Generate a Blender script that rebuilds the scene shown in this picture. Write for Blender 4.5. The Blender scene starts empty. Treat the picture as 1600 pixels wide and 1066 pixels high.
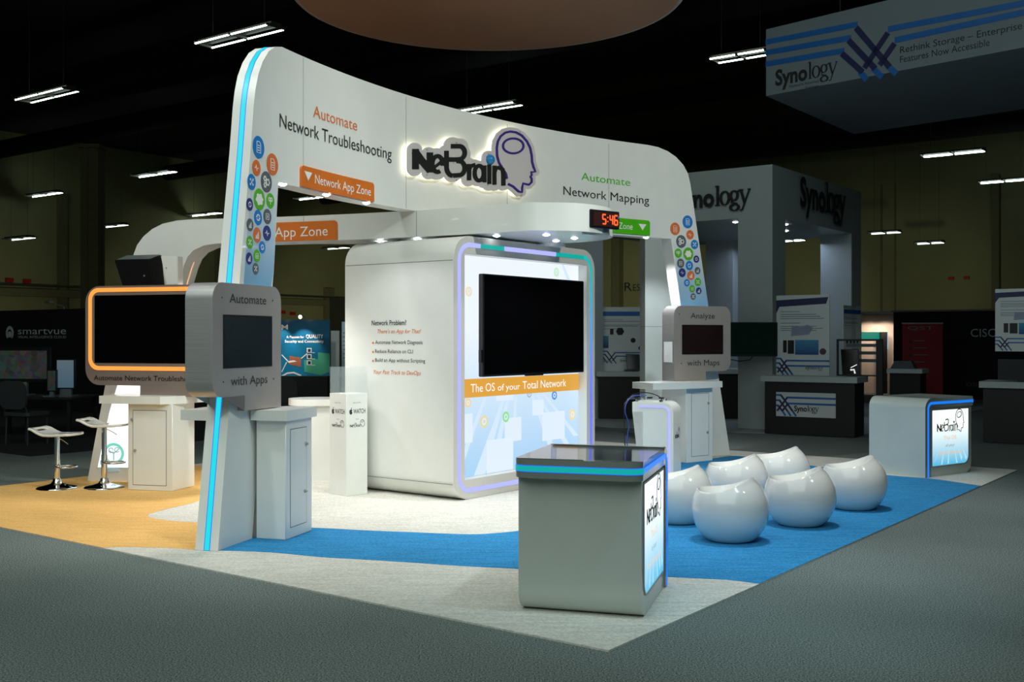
import bpy, bmesh, math, random
from mathutils import Vector, Matrix
random.seed(7)
SC = bpy.context.scene
COL = SC.collection

# ------------------------------------------------------------------ camera
F, EYE, CX, CY = 1690.0, 1.55, 800.0, 527.0        # focal length in pixels of the 1600 wide frame, eye height, principal column, horizon row
cam_d = bpy.data.cameras.new('camera'); cam_d.sensor_width = 36.0; cam_d.lens = F / 1600.0 * 36.0
cam_d.shift_y = -(533.0 - CY) / 1600.0; cam_d.clip_end = 400
cam = bpy.data.objects.new('camera', cam_d); COL.objects.link(cam)
cam.location = (0, 0, EYE); cam.rotation_euler = (math.pi / 2, 0, 0)
SC.camera = cam
SC.view_settings.view_transform = 'Standard'; SC.view_settings.look = 'None'
SC.view_settings.exposure = 0.0; SC.view_settings.gamma = 1.0; SC.view_settings.use_curve_mapping = False

# ------------------------------------------------------------------ world and lights
W = bpy.data.worlds.new('hall_air'); SC.world = W; W.use_nodes = True
W.node_tree.nodes['Background'].inputs[0].default_value = (0.55, 0.65, 0.62, 1)
W.node_tree.nodes['Background'].inputs[1].default_value = 0.004

def lamp(name, kind, loc, target, power, color=(1, 1, 1), size=0.5, angle=60, blend=0.6):
    d = bpy.data.lights.new(name, kind); d.energy = power; d.color = color
    if kind == 'SPOT':
        d.spot_size = math.radians(angle); d.spot_blend = blend; d.shadow_soft_size = size
    elif kind == 'AREA':
        d.shape = 'RECTANGLE'; d.size = size if not isinstance(size, tuple) else size[0]
        d.size_y = size if not isinstance(size, tuple) else size[1]
    else:
        d.shadow_soft_size = size
    o = bpy.data.objects.new(name, d); COL.objects.link(o); o.location = loc
    o.rotation_euler = (Vector(target) - Vector(loc)).to_track_quat('-Z', 'Y').to_euler()
    return o

COOL, WARM = (0.86, 1.0, 0.93), (1.0, 0.86, 0.68)
lamp('hall_fill', 'AREA', (-3.0, 1.0, 9.5), (-1.6, 7, 0), 900, COOL, (14, 14))  # unseen area lamp standing in for the hall's fluorescent rows
lamp('header_spot', 'SPOT', (6.5, 4.5, 7.5), (0.5, 11.5, 2.8), 1950, (0.95, 1.0, 0.93), 0.25, 54, 0.8)
lamp('header_spot', 'SPOT', (3.0, 3.0, 7.5), (-2.0, 8.5, 1.1), 700, (0.90, 1.0, 0.97), 0.25, 40, 0.9)
lamp('tower_spot', 'SPOT', (-5.5, 5.5, 7.5), (-1.2, 10.4, 0.7), 260, (0.95, 1.0, 1.0), 0.25, 40, 0.8)
lamp('left_fill_spot', 'SPOT', (-6.5, 2.5, 6.0), (-2.3, 7.8, 0.9), 330, (0.92, 1.0, 0.98), 0.25, 22, 1.0)  # unseen spot added to brighten the left leg's strip side
lamp('orange_spot', 'SPOT', (-4.6, 8.4, 7.5), (-4.0, 10.2, 0), 480, (1.0, 0.96, 0.90), 0.3, 62, 0.7)
lamp('lounge_spot', 'SPOT', (2.0, 9.0, 7.5), (2.3, 9.6, 0), 1000, (0.90, 0.97, 1.0), 0.3, 58, 0.7)
lamp('floor_spot', 'SPOT', (-1.5, 8.4, 7.5), (-0.9, 8.9, 0), 420, (1.0, 0.97, 0.92), 0.3, 46, 0.7)
lamp('neighbour_fill_spot', 'SPOT', (13.5, 8.0, 9.0), (6.8, 19.0, 3.4), 420, COOL, 0.3, 34, 0.9)  # unseen spot added to brighten the booth tower's right fascia
lamp('sign_glow_fill', 'SPOT', (3.2, 4.6, 6.5), (1.3, 6.6, 0), 420, (0.55, 0.86, 1.0), 0.2, 34, 0.8)  # unseen blue spot added for the counter sign's glow on the carpet
def soffit_and_fill_spot(x, y, z, power, color=(0.95, 0.98, 1.0), angle=125):
    lamp('soffit_and_fill_spot', 'SPOT', (x, y, z), (x, y, 0), power, color, 0.04, angle, 0.5)
soffit_and_fill_spot(-1.66, 9.15, 2.74, 22); soffit_and_fill_spot(-1.36, 9.80, 2.74, 20); soffit_and_fill_spot(1.62, 13.42, 2.74, 90); soffit_and_fill_spot(1.95, 14.65, 2.95, 75); soffit_and_fill_spot(-2.75, 10.95, 2.47, 130, (1.0, 0.97, 0.92))  # the spot behind the header has no fixture, added to brighten the pillar panel
soffit_and_fill_spot(0.33, 10.40, 2.50, 22); soffit_and_fill_spot(0.70, 10.75, 2.50, 16)

# ------------------------------------------------------------------ materials
def lin(c):
    return tuple(((v / 255.0) / 12.92 if v / 255.0 <= 0.04045 else ((v / 255.0 + 0.055) / 1.055) ** 2.4) for v in c)
MATS = {}
def mat(name, rgb, rough=0.5, metal=0.0, var=0.06, scale=6.0, spec=0.5, coat=0.0, stretch=None):
    if name in MATS: return MATS[name]
    m = bpy.data.materials.new(name); m.use_nodes = True; nt = m.node_tree; b = nt.nodes['Principled BSDF']
    c = lin(rgb)
    tc = nt.nodes.new('ShaderNodeTexCoord'); mp = nt.nodes.new('ShaderNodeMapping'); nz = nt.nodes.new('ShaderNodeTexNoise'); rp = nt.nodes.new('ShaderNodeValToRGB')
    nt.links.new(tc.outputs['Object'], mp.inputs[0]); nt.links.new(mp.outputs[0], nz.inputs[0])
    if stretch: mp.inputs['Scale'].default_value = stretch
    nz.inputs['Scale'].default_value = scale; nz.inputs['Detail'].default_value = 4
    rp.color_ramp.elements[0].position = 0.3; rp.color_ramp.elements[1].position = 0.7
    rp.color_ramp.elements[0].color = tuple(v * (1 - var) for v in c) + (1,)
    rp.color_ramp.elements[1].color = tuple(min(1, v * (1 + var)) for v in c) + (1,)
    nt.links.new(nz.outputs[0], rp.inputs[0]); nt.links.new(rp.outputs[0], b.inputs['Base Color'])
    b.inputs['Roughness'].default_value = rough; b.inputs['Metallic'].default_value = metal
    b.inputs['Specular IOR Level'].default_value = spec; b.inputs['Coat Weight'].default_value = coat
    b.inputs['Coat Roughness'].default_value = 0.03
    MATS[name] = m; return m
def emit(name, rgb, strength=1.0, rgb2=None, axis=2, lo=0.0, hi=1.0, base=(20, 20, 20)):
    if name in MATS: return MATS[name]
    m = bpy.data.materials.new(name); m.use_nodes = True; nt = m.node_tree; b = nt.nodes['Principled BSDF']
    b.inputs['Base Color'].default_value = lin(base) + (1,); b.inputs['Roughness'].default_value = 0.35
    tc = nt.nodes.new('ShaderNodeTexCoord'); sx = nt.nodes.new('ShaderNodeSeparateXYZ'); mr = nt.nodes.new('ShaderNodeMapRange'); rp = nt.nodes.new('ShaderNodeValToRGB')
    nt.links.new(tc.outputs['Object'], sx.inputs[0]); nt.links.new(sx.outputs[axis], mr.inputs[0])
    mr.inputs[1].default_value = lo; mr.inputs[2].default_value = hi; nt.links.new(mr.outputs[0], rp.inputs[0])
    rp.color_ramp.elements[0].color = lin(rgb) + (1,); rp.color_ramp.elements[1].color = lin(rgb2 or rgb) + (1,)
    nt.links.new(rp.outputs[0], b.inputs['Emission Color']); b.inputs['Emission Strength'].default_value = strength
    MATS[name] = m; return m
def speckle(name, dark, light, scale, rough=0.95, extra=None, bump=0.4):
    m = bpy.data.materials.new(name); m.use_nodes = True; nt = m.node_tree; b = nt.nodes['Principled BSDF']
    tc = nt.nodes.new('ShaderNodeTexCoord'); nz = nt.nodes.new('ShaderNodeTexNoise'); rp = nt.nodes.new('ShaderNodeValToRGB')
    nt.links.new(tc.outputs['Object'], nz.inputs[0]); nz.inputs['Scale'].default_value = scale; nz.inputs['Detail'].default_value = 3; nz.inputs['Roughness'].default_value = 0.7
    rp.color_ramp.elements[0].position = 0.36; rp.color_ramp.elements[1].position = 0.64
    rp.color_ramp.elements[0].color = lin(dark) + (1,); rp.color_ramp.elements[1].color = lin(light) + (1,)
    nt.links.new(nz.outputs[0], rp.inputs[0]); out = rp.outputs[0]
    if extra:                                           # soft brushed streaks in the pile
        mp = nt.nodes.new('ShaderNodeMapping'); mp.inputs['Rotation'].default_value = (0, 0, math.radians(-37)); mp.inputs['Scale'].default_value = (extra[0], extra[1], 1)
        n2 = nt.nodes.new('ShaderNodeTexNoise'); n2.inputs['Scale'].default_value = 1.0; n2.inputs['Detail'].default_value = 5
        nt.links.new(tc.outputs['Object'], mp.inputs[0]); nt.links.new(mp.outputs[0], n2.inputs[0])
        r2 = nt.nodes.new('ShaderNodeMapRange'); r2.inputs[1].default_value = 0.3; r2.inputs[2].default_value = 0.7; r2.inputs[3].default_value = 1 - extra[2]; r2.inputs[4].default_value = 1 + extra[2]
        nt.links.new(n2.outputs[0], r2.inputs[0])
        mx = nt.nodes.new('ShaderNodeVectorMath'); mx.operation = 'SCALE'; nt.links.new(out, mx.inputs[0]); nt.links.new(r2.outputs[0], mx.inputs['Scale']); out = mx.outputs[0]
    nt.links.new(out, b.inputs['Base Color']); b.inputs['Roughness'].default_value = rough; b.inputs['Specular IOR Level'].default_value = 0.1
    bp = nt.nodes.new('ShaderNodeBump'); bp.inputs['Strength'].default_value = bump; bp.inputs['Distance'].default_value = 0.01
    nt.links.new(nz.outputs[0], bp.inputs['Height']); nt.links.new(bp.outputs[0], b.inputs['Normal'])
    MATS[name] = m; return m
def glass(name, rgb=(235, 245, 245), rough=0.02, alpha=0.16):
    m = bpy.data.materials.new(name); m.use_nodes = True; nt = m.node_tree; b = nt.nodes['Principled BSDF']
    nz = nt.nodes.new('ShaderNodeTexNoise'); nz.inputs['Scale'].default_value = 9; mr = nt.nodes.new('ShaderNodeMapRange')
    mr.inputs[3].default_value = rough; mr.inputs[4].default_value = rough + 0.05; nt.links.new(nz.outputs[0], mr.inputs[0]); nt.links.new(mr.outputs[0], b.inputs['Roughness'])
    b.inputs['Base Color'].default_value = lin(rgb) + (1,); b.inputs['Alpha'].default_value = alpha; b.inputs['Specular IOR Level'].default_value = 0.6
    MATS[name] = m; return m

WHITE = mat('white_laminate', (232, 233, 228), 0.3, var=0.015, coat=0.25)
WHITE_G = mat('white_gloss_plastic', (232, 230, 226), 0.12, var=0.01, coat=0.6)
FRAME = mat('tower_frame_paint', (205, 200, 192), 0.4, var=0.02)
GREYLAM = mat('grey_counter_laminate', (196, 204, 198), 0.22, var=0.02, coat=0.3)
DARKLAM = mat('dark_counter_laminate', (132, 138, 134), 0.10, var=0.03, coat=0.4)
STEEL = mat('brushed_steel', (182, 181, 180), 0.36, 0.6, var=0.10, scale=3, stretch=(1, 1, 60))
STEEL_F = mat('satin_metal_face', (182, 175, 171), 0.42, 0.45, var=0.03)
CHROME = mat('chrome', (225, 228, 230), 0.06, 1.0, var=0.01)
BLACK = mat('black_plastic', (16, 16, 17), 0.35, var=0.05)
SCREEN = mat('dark_screen_glass', (5, 5, 6), 0.08, var=0.02)
SCREEN_G = mat('grey_screen_glass', (40, 48, 52), 0.12, var=0.1, scale=3)
TEXT = mat('dark_vinyl_lettering', (38, 42, 42), 0.5)
TEXT_O = mat('orange_vinyl_lettering', (222, 118, 58), 0.5)
TEXT_G = mat('green_vinyl_lettering', (84, 190, 36), 0.5)
TEXT_W = mat('white_vinyl_lettering', (240, 238, 232), 0.5)
SIGN_O = mat('orange_sign_panel', (214, 112, 34), 0.45)
SIGN_G = mat('green_sign_panel', (76, 186, 14), 0.45)
PURPLE = mat('purple_outline', (62, 44, 132), 0.4)
LOGO_K = mat('black_logo_letter', (34, 36, 34), 0.4)
BALL_B = mat('blue_ball', (34, 130, 196), 0.2)
SEAM = mat('dark_seam', (92, 96, 92), 0.6)
KHAKI = mat('khaki_wall_paint', (142, 142, 100), 0.8, var=0.10, scale=0.4)
KHAKI_D = mat('khaki_trim_paint', (112, 110, 78), 0.8, var=0.08)
DARKTRIM = mat('dark_steel_trim', (60, 58, 50), 0.7)
DRAPE = mat('black_drape', (14, 14, 15), 0.9, var=0.3, scale=8)
BLACKLAM = mat('black_laminate', (20, 21, 22), 0.5)
PALE = mat('pale_booth_panel', (180, 192, 192), 0.45, var=0.02)
IC = {'blue': mat('icon_blue', (24, 124, 204), 0.5), 'orange': mat('icon_orange', (222, 116, 58), 0.5), 'grey': mat('icon_grey', (92, 98, 106), 0.5),
      'green': mat('icon_green', (88, 180, 40), 0.5), 'navy': mat('icon_navy', (42, 52, 124), 0.5)}
L_CYAN = emit('cyan_led', (30, 222, 230), 1.0)
L_CYANEDGE = emit('blue_led_edge', (40, 120, 255), 1.0)
L_LAV = emit('lavender_led', (172, 176, 255), 1.15)
L_TEAL = emit('teal_led', (10, 170, 160), 1.0)
L_BLUE = emit('blue_led', (24, 120, 235), 1.1)
L_ORANGE = emit('orange_led', (255, 158, 70), 1.2)
BULB = emit('downlight_bulb', (240, 246, 255), 14.0)
BULB_W = emit('warm_bulb', (255, 214, 190), 10.0)
TUBE = emit('fluorescent_tube', (235, 255, 245), 11.0)
TUBE_D = emit('dim_fluorescent_tube', (235, 255, 245), 2.6)

# ------------------------------------------------------------------ object helpers
def link_obj(name, bm, m, parent=None, smooth=40, mods=None):
    me = bpy.data.meshes.new(name); bmesh.ops.remove_doubles(bm, verts=bm.verts, dist=1e-5)
    bmesh.ops.recalc_face_normals(bm, faces=bm.faces)
    bm.to_mesh(me); bm.free()
    if smooth:
        for p in me.polygons: p.use_smooth = True
        me.set_sharp_from_angle(angle=math.radians(smooth))
    me.materials.append(m)
    o = bpy.data.objects.new(name, me); COL.objects.link(o)
    if parent is not None: o.parent = parent
    return o
def thing(name, label, cat, loc=(0, 0, 0), rz=0.0, group=None):
    o = bpy.data.objects.new(name, None); COL.objects.link(o); o.location = loc; o.rotation_euler = (0, 0, rz)
    o.empty_display_size = 0.2
    return tag(o, label, cat, group)
def tag(o, label, cat, group=None):
    o['label'] = label; o['category'] = cat
    if group: o['group'] = group
    return o
def struct(o):
    o['kind'] = 'structure'; return o
def copy_tree(o, parent=None):
    c = o.copy(); COL.objects.link(c)
    if parent is not None: c.parent = parent
    for ch in list(o.children): copy_tree(ch, c)
    return c
def new(): return bmesh.new()

# a Surf maps (a, b, d) = along, up, outward to coordinates local to the thing
class Plane:
    def __init__(s, o, a, b, n): s.o, s.a, s.b, s.n = Vector(o), Vector(a), Vector(b), Vector(n)
    def p(s, a, b, d): return s.o + s.a * a + s.b * b + s.n * d
    cut = None
def face(y=0.0): return Plane((0, y, 0), (1, 0, 0), (0, 0, 1), (0, -1, 0))     # the local front, seen from -y
class Arc:
    def __init__(s, C, R, L, cut=0.12):
        s.C = Vector(C); s.R = R; s.L = Vector(L); v = s.L - s.C; s.p0 = math.atan2(v.y, v.x); s.cut = cut
    def ang(s, a): return s.p0 - a / s.R
    def p(s, a, b, d):
        t = s.ang(a); r = s.R - d
        return Vector((s.C.x + r * math.cos(t) - s.L.x, s.C.y + r * math.sin(t) - s.L.y, b))
    def inv(s, px, py, off=0.0):          # photo direction -> (along, up) on this curved front
        k = (px - CX) / F; R = s.R - off; C = s.C
        a = k * k + 1; b = -2 * (k * C.x + C.y); c = C.dot(C) - R * R
        y = (-b + math.sqrt(b * b - 4 * a * c)) / (2 * a); x = k * y
        da = s.p0 - math.atan2(y - C.y, x - C.x)
        if da < -1: da += 2 * math.pi
        return da * s.R, EYE + (CY - py) / F * y
    def tangent(s, a):
        t = s.ang(a); return Vector((math.sin(t), -math.cos(t)))
    def world(s, a, d=0):
        v = s.p(a, 0, d); return Vector((v.x + s.L.x, v.y + s.L.y))

def ground(px, py, z=0.0):
    y = F * (EYE - z) / (py - CY); return Vector(((px - CX) / F * y, y, z))
def at(px, py, y): return Vector(((px - CX) / F * y, y, EYE + (CY - py) / F * y))

def slab(bm, S, pts, d0, d1, back=False):
    """polygon pts (a, b) on surface S, raised from d0 to d1"""
    t = bmesh.new(); vs = [t.verts.new((a, b, 0)) for a, b in pts]
    f = t.faces.new(vs); bmesh.ops.triangulate(t, faces=[f])
    if S.cut:
        lo = min(p[0] for p in pts); hi = max(p[0] for p in pts); n = int((hi - lo) / S.cut)
        for i in range(1, n + 1):
            bmesh.ops.bisect_plane(t, geom=t.verts[:] + t.edges[:] + t.faces[:], plane_co=(lo + (hi - lo) * i / (n + 1), 0, 0), plane_no=(1, 0, 0), dist=1e-6)
    m1 = {v: bm.verts.new(S.p(v.co.x, v.co.y, d1)) for v in t.verts}
    for f in t.faces:
        try: bm.faces.new([m1[v] for v in f.verts])
        except ValueError: pass
    if d1 != d0:
        m0 = {}
        for e in t.edges:
            if len(e.link_faces) == 1 or back:
                for v in e.verts:
                    if v not in m0: m0[v] = bm.verts.new(S.p(v.co.x, v.co.y, d0))
        if back:
            for v in t.verts:
                if v not in m0: m0[v] = bm.verts.new(S.p(v.co.x, v.co.y, d0))
        for e in t.edges:
            if len(e.link_faces) == 1:
                a, b = e.verts; bm.faces.new((m1[a], m1[b], m0[b], m0[a]))
        if back:
            for f in t.faces: bm.faces.new([m0[v] for v in reversed(f.verts)])
    t.free()
def rect(a0, b0, a1, b1): return [(a0, b0), (a1, b0), (a1, b1), (a0, b1)]
def rrect(a0, b0, a1, b1, r, n=6):
    """rounded rectangle; r is one radius or four (bottom-left, bottom-right, top-right, top-left)"""
    rs = r if isinstance(r, (tuple, list)) else (r,) * 4
    out = []
    for (cx, cy, q, k) in ((a0, b0, 2, 0), (a1, b0, 3, 1), (a1, b1, 0, 2), (a0, b1, 1, 3)):
        R = rs[k]
        sx = 1 if k in (0, 3) else -1; sy = 1 if k in (0, 1) else -1
        for i in range(n + 1):
            t = (q + i / n) * math.pi / 2
            out.append((cx + sx * R + R * math.cos(t), cy + sy * R + R * math.sin(t)))
    res = []
    for p in out:
        if not res or math.hypot(p[0] - res[-1][0], p[1] - res[-1][1]) > 1e-5: res.append(p)
    if math.hypot(res[0][0] - res[-1][0], res[0][1] - res[-1][1]) < 1e-5: res.pop()
    return res
def disc(a, b, r, n=24, ry=None): return [(a + r * math.cos(2 * math.pi * i / n), b + (ry or r) * math.sin(2 * math.pi * i / n)) for i in range(n)]
def stroke(bm, S, pts, w, d0, d1, closed=False, widths=None):
    """ribbon of width w along a polyline"""
    n = len(pts); L, Rr = [], []
    for i, (x, y) in enumerate(pts):
        p = pts[i - 1] if (i > 0 or closed) else pts[i]; q = pts[(i + 1) % n] if (i < n - 1 or closed) else pts[i]
        dx, dy = q[0] - p[0], q[1] - p[1]; l = math.hypot(dx, dy) or 1
        hw = (widths[i] if widths else w) / 2
        L.append((x - dy / l * hw, y + dx / l * hw)); Rr.append((x + dy / l * hw, y - dx / l * hw))
    m = n if closed else n - 1
    for i in range(m):
        j = (i + 1) % n
        q = [S.p(*L[i], d1), S.p(*L[j], d1), S.p(*Rr[j], d1), S.p(*Rr[i], d1)]
        v = [bm.verts.new(c) for c in q]; bm.faces.new(v)
        if d1 != d0:
            lo = [bm.verts.new(c) for c in (S.p(*L[i], d0), S.p(*L[j], d0), S.p(*Rr[j], d0), S.p(*Rr[i], d0))]
            bm.faces.new((v[0], v[1], lo[1], lo[0])); bm.faces.new((v[2], v[3], lo[3], lo[2]))
            if not closed and i == 0: bm.faces.new((v[3], v[0], lo[0], lo[3]))
            if not closed and i == m - 1: bm.faces.new((v[1], v[2], lo[2], lo[1]))
def ring(bm, S, outer, inner, d0, d1, i0=0, i1=None):
    """band between two outlines with equal point counts, raised from d0 to d1"""
    n = len(outer); full = i1 is None; i1 = n if full else i1
    for i in range(i0, i1):
        j = (i + 1) % n; k = i % n
        a, b, c, e = outer[k], outer[j], inner[j], inner[k]
        v = [bm.verts.new(S.p(*q, d1)) for q in (a, b, c, e)]; bm.faces.new(v)
        if d0 != d1:
            l = [bm.verts.new(S.p(*q, d0)) for q in (a, b, c, e)]
            bm.faces.new((v[0], l[0], l[1], v[1])); bm.faces.new((v[2], l[2], l[3], v[3]))
def bx(bm, x0, y0, z0, x1, y1, z1):
    v = [bm.verts.new(c) for c in ((x0, y0, z0), (x1, y0, z0), (x1, y1, z0), (x0, y1, z0), (x0, y0, z1), (x1, y0, z1), (x1, y1, z1), (x0, y1, z1))]
    for f in ((3, 2, 1, 0), (4, 5, 6, 7), (0, 1, 5, 4), (1, 2, 6, 5), (2, 3, 7, 6), (3, 0, 4, 7)): bm.faces.new([v[i] for i in f])
def prism(bm, pts, z0, z1):
    a = [bm.verts.new((x, y, z0)) for x, y in pts]; b = [bm.verts.new((x, y, z1)) for x, y in pts]
    n = len(pts); bm.faces.new(list(reversed(a))); bm.faces.new(b)
    for i in range(n): bm.faces.new((a[i], a[(i + 1) % n], b[(i + 1) % n], b[i]))
def tube(bm, pts, r, n=8):
    pts = [Vector(p) for p in pts]; rings = []
    for i, p in enumerate(pts):
        d = (pts[min(i + 1, len(pts) - 1)] - pts[max(i - 1, 0)]).normalized()
        u = d.orthogonal().normalized() if i == 0 else (u - d * u.dot(d)).normalized(); w = d.cross(u)
        rr = r[i] if isinstance(r, (list, tuple)) else r
        rings.append([bm.verts.new(p + (u * math.cos(2 * math.pi * k / n) + w * math.sin(2 * math.pi * k / n)) * rr) for k in range(n)])
    for a, b in zip(rings, rings[1:]):
        for k in range(n): bm.faces.new((a[k], a[(k + 1) % n], b[(k + 1) % n], b[k]))
    bm.faces.new(list(reversed(rings[0]))); bm.faces.new(rings[-1])
def lathe(bm, prof, n=28, c=(0, 0)):
    rings = [[bm.verts.new((c[0] + r * math.cos(2 * math.pi * k / n), c[1] + r * math.sin(2 * math.pi * k / n), z)) for k in range(n)] for r, z in prof]
    for a, b in zip(rings, rings[1:]):
        for k in range(n): bm.faces.new((a[k], a[(k + 1) % n], b[(k + 1) % n], b[k]))
    bm.faces.new(list(reversed(rings[0]))); bm.faces.new(rings[-1])
def arcpts(cx, cy, r, t0, t1, n=12, ry=None):
    return [(cx + r * math.cos(math.radians(t0 + (t1 - t0) * i / n)), cy + (ry or r) * math.sin(math.radians(t0 + (t1 - t0) * i / n))) for i in range(n + 1)]

# ------------------------------------------------------------------ lettering
FONTCACHE = {}
def glyphs(body, bold=0.0, shear=0.0):
    key = (body, bold, shear)
    if key not in FONTCACHE:
        cu = bpy.data.curves.new('line', 'FONT'); cu.body = body; cu.size = 1.0; cu.resolution_u = 3; cu.offset = bold; cu.shear = shear
        ob = bpy.data.objects.new('line', cu); COL.objects.link(ob)
        dg = bpy.context.evaluated_depsgraph_get(); dg.update()
        me = bpy.data.meshes.new_from_object(ob.evaluated_get(dg))
        vs = [(v.co.x, v.co.y) for v in me.vertices]; fs = [tuple(p.vertices) for p in me.polygons]
        bpy.data.objects.remove(ob); bpy.data.curves.remove(cu); bpy.data.meshes.remove(me)
        FONTCACHE[key] = (vs, fs)
    return FONTCACHE[key]
CAP = 0.728            # cap height of the built-in face at size 1
def write(bm, S, body, a0, a1, base, cap, d=0.004, bold=0.0, shear=0.0, base1=None):
    """write body between a0 and a1 with the baseline at base and capitals cap high"""
    vs, fs = glyphs(body, bold, shear)
    x0 = min(v[0] for v in vs); x1 = max(v[0] for v in vs); sx = (a1 - a0) / (x1 - x0); sz = cap / CAP
    out = [bm.verts.new(S.p(a0 + (x - x0) * sx, base + y * sz, d)) for x, y in vs]
    for f in fs:
        try: bm.faces.new([out[i] for i in f])
        except ValueError: pass
def letter_part(S, parent, m, lines, name='lettering', **kw):
    for ln in lines:
        bm = new(); write(bm, S, *ln, **kw); o = link_obj(name, bm, m, parent, smooth=0)
    return o

# the brand mark in front: strokes as they stand on the big sign, unit square 0..1 across, up in the same unit
LK = 1 / 1065.0
def _l(p): return ((p[0] - 185) * LK, (-(p[1] - 612 - (p[0] - 185) * 0.178)) * LK)      # take the perspective slope out of the traced strokes
def _ell(cx, cy, rx, ry, t0=0, t1=360, n=24): return [(cx + rx * math.cos(math.radians(t0 + (t1 - t0) * i / n)), cy + ry * math.sin(math.radians(t0 + (t1 - t0) * i / n))) for i in range(n + 1)]
LOGO_LETTERS = [
    ([(213, 447), (213, 614)], 54, 0), ([(205, 462), (262, 540), (338, 628)], 58, 0), ([(334, 476), (334, 640)], 50, 0),
    (_ell(398, 572, 44, 66, 62, 372), 34, 0), ([(366, 604), (438, 548)], 24, 0),
    ([(474, 462), (474, 590)] + _ell(524, 596, 50, 72, 180, 90, 8)[1:], 36, 0),
    ([(512, 424), (575, 424)] + _ell(582, 478, 45, 54, -90, 90, 12) + [(560, 534), (452, 534)], 36, 0),
    ([(560, 546), (580, 548)] + _ell(582, 606, 45, 58, -80, 90, 12) + [(530, 668)], 36, 0),
    ([(664, 572), (664, 706)], 34, 0), ([(664, 626), (676, 590), (716, 578)], 32, 0),
    (_ell(748, 648, 38, 62, 0, 360), 32, 1), ([(794, 584), (794, 724)], 30, 0),
    ([(834, 578), (834, 738)], 32, 0),
    ([(877, 586), (877, 744)], 32, 0), ([(877, 640), (890, 606), (918, 602), (946, 618), (952, 660), (952, 752)], 34, 0)]
LOGO_HEAD = [(982, 694), (975, 655), (945, 608), (915, 560), (900, 505), (897, 440), (906, 385), (930, 342), (968, 312), (1010, 302), (1060, 310), (1108, 336), (1150, 384),
             (1178, 440), (1190, 500), (1194, 555), (1206, 598), (1222, 636), (1186, 640), (1192, 662), (1180, 678), (1190, 694), (1190, 722), (1168, 744), (1118, 734), (1110, 770), (1110, 806), (1080, 800), (1034, 758), (992, 737)]
LOGO_BRAIN = _ell(1035, 422, 86, 62, 0, 360, 28)[:-1]
def logo(parent, S, a, b, w, d, mk, mp, thin=1.0, zs=1.0, ball=True):
    """brand mark, w wide, its N standing at (a, b)"""
    def T(p): q = _l(p); return (a + q[0] * w, b + q[1] * w * zs)
    bm = new()
    for pts, wd, cl in LOGO_LETTERS:
        stroke(bm, S, [T(p) for p in (pts[:-1] if cl else pts)], wd * LK * w * thin, 0.001 if d < 0.004 else d * 0.2, d, closed=bool(cl))
    link_obj('logo_letters', bm, mk, parent, smooth=0)
    bm = new(); stroke(bm, S, [T(p) for p in LOGO_HEAD], 17 * LK * w, 0.001 if d < 0.004 else d * 0.2, d)
    n = len(LOGO_BRAIN)
    stroke(bm, S, [T(p) for p in LOGO_BRAIN], 14 * LK * w, 0.001 if d < 0.004 else d * 0.2, d, closed=True, widths=[(12 + 9 * (1 + math.cos(2 * math.pi * i / n - 0.6)) / 2) * LK * w for i in range(n)])
    link_obj('logo_head_outline', bm, mp, parent, smooth=0)
    if ball:
        bm = new(); c = T((836, 540)); slab(bm, S, disc(c[0], c[1], 26 * LK * w, 16), 0, d)
        link_obj('logo_dot', bm, BALL_B, parent)
    return T

# ------------------------------------------------------------------ booth grid
A = Vector((0.5976, 0.8018)); B = Vector((-0.8018, 0.5976)); C0 = Vector((0.475, 5.319))
def bp(u, v): q = C0 + A * u + B * v; return (q.x, q.y)
HEAD = math.atan2(A.y, A.x)
ARCH = Arc((7.17, 5.62), 9.53, (-2.142, 7.78))
BEAM = Arc((-5.11, 2.08), 9.5, (-4.54, 11.56))

# ================================================================== the hall
AISLE = speckle('speckled_aisle_carpet', (46, 54, 54), (150, 162, 158), 110, extra=(0.5, 0.5, 0.12))
bm = new(); bx(bm, -60, -12, -0.1, 70, 110, 0); struct(link_obj('floor', bm, AISLE, smooth=0))
CEIL = mat('dark_ceiling', (10, 10, 11), 0.95, var=0.3, scale=0.5)
bm = new(); bx(bm, -60, -12, 12.5, 70, 110, 12.7); struct(link_obj('ceiling', bm, CEIL, smooth=0))
# back walls follow the booth grid: one along A far to the left, one along B far to the right
def wall_strip(name, p, d, length, z0, z1, th, m):
    n = Vector((-d.y, d.x)); q = [p, p + d * length, p + d * length + n * th, p + n * th]
    bm = new(); prism(bm, [(v.x, v.y) for v in q], z0, z1); return struct(link_obj(name, bm, m, smooth=0))
WL0 = Vector((-34.0, 48.0)); WR0 = Vector((1.0, 70.0))
HALLDARK = mat('dark_upper_wall', (26, 26, 23), 0.9, var=0.2, scale=0.3)
wall_strip('wall_left', WL0 - A * 25, A, 63.5, 0, 12.5, 0.4, KHAKI)
wall_strip('wall_right', WR0 - B * 60 - A * 0.0, B, 101, 0, 12.5, -0.4, KHAKI)
def wl(px):      # distance along A on the left wall under a photo column
    k = (px - CX) / F; t = (k * WL0.y - WL0.x) / (A.x - k * A.y); return t
def wr(px):
    k = (px - CX) / F; t = (k * WR0.y - WR0.x) / (-B.x + k * B.y); return t
TRIMN = [0]
def wl_box(px0, px1, z0, z1, th, m, kind='trim'):
    TRIMN[0] += 1; p = WL0 + A * wl(px0) - B * th
    return wall_strip('trim_%d' % TRIMN[0], p, A, wl(px1) - wl(px0), z0, z1, th, m)
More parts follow.
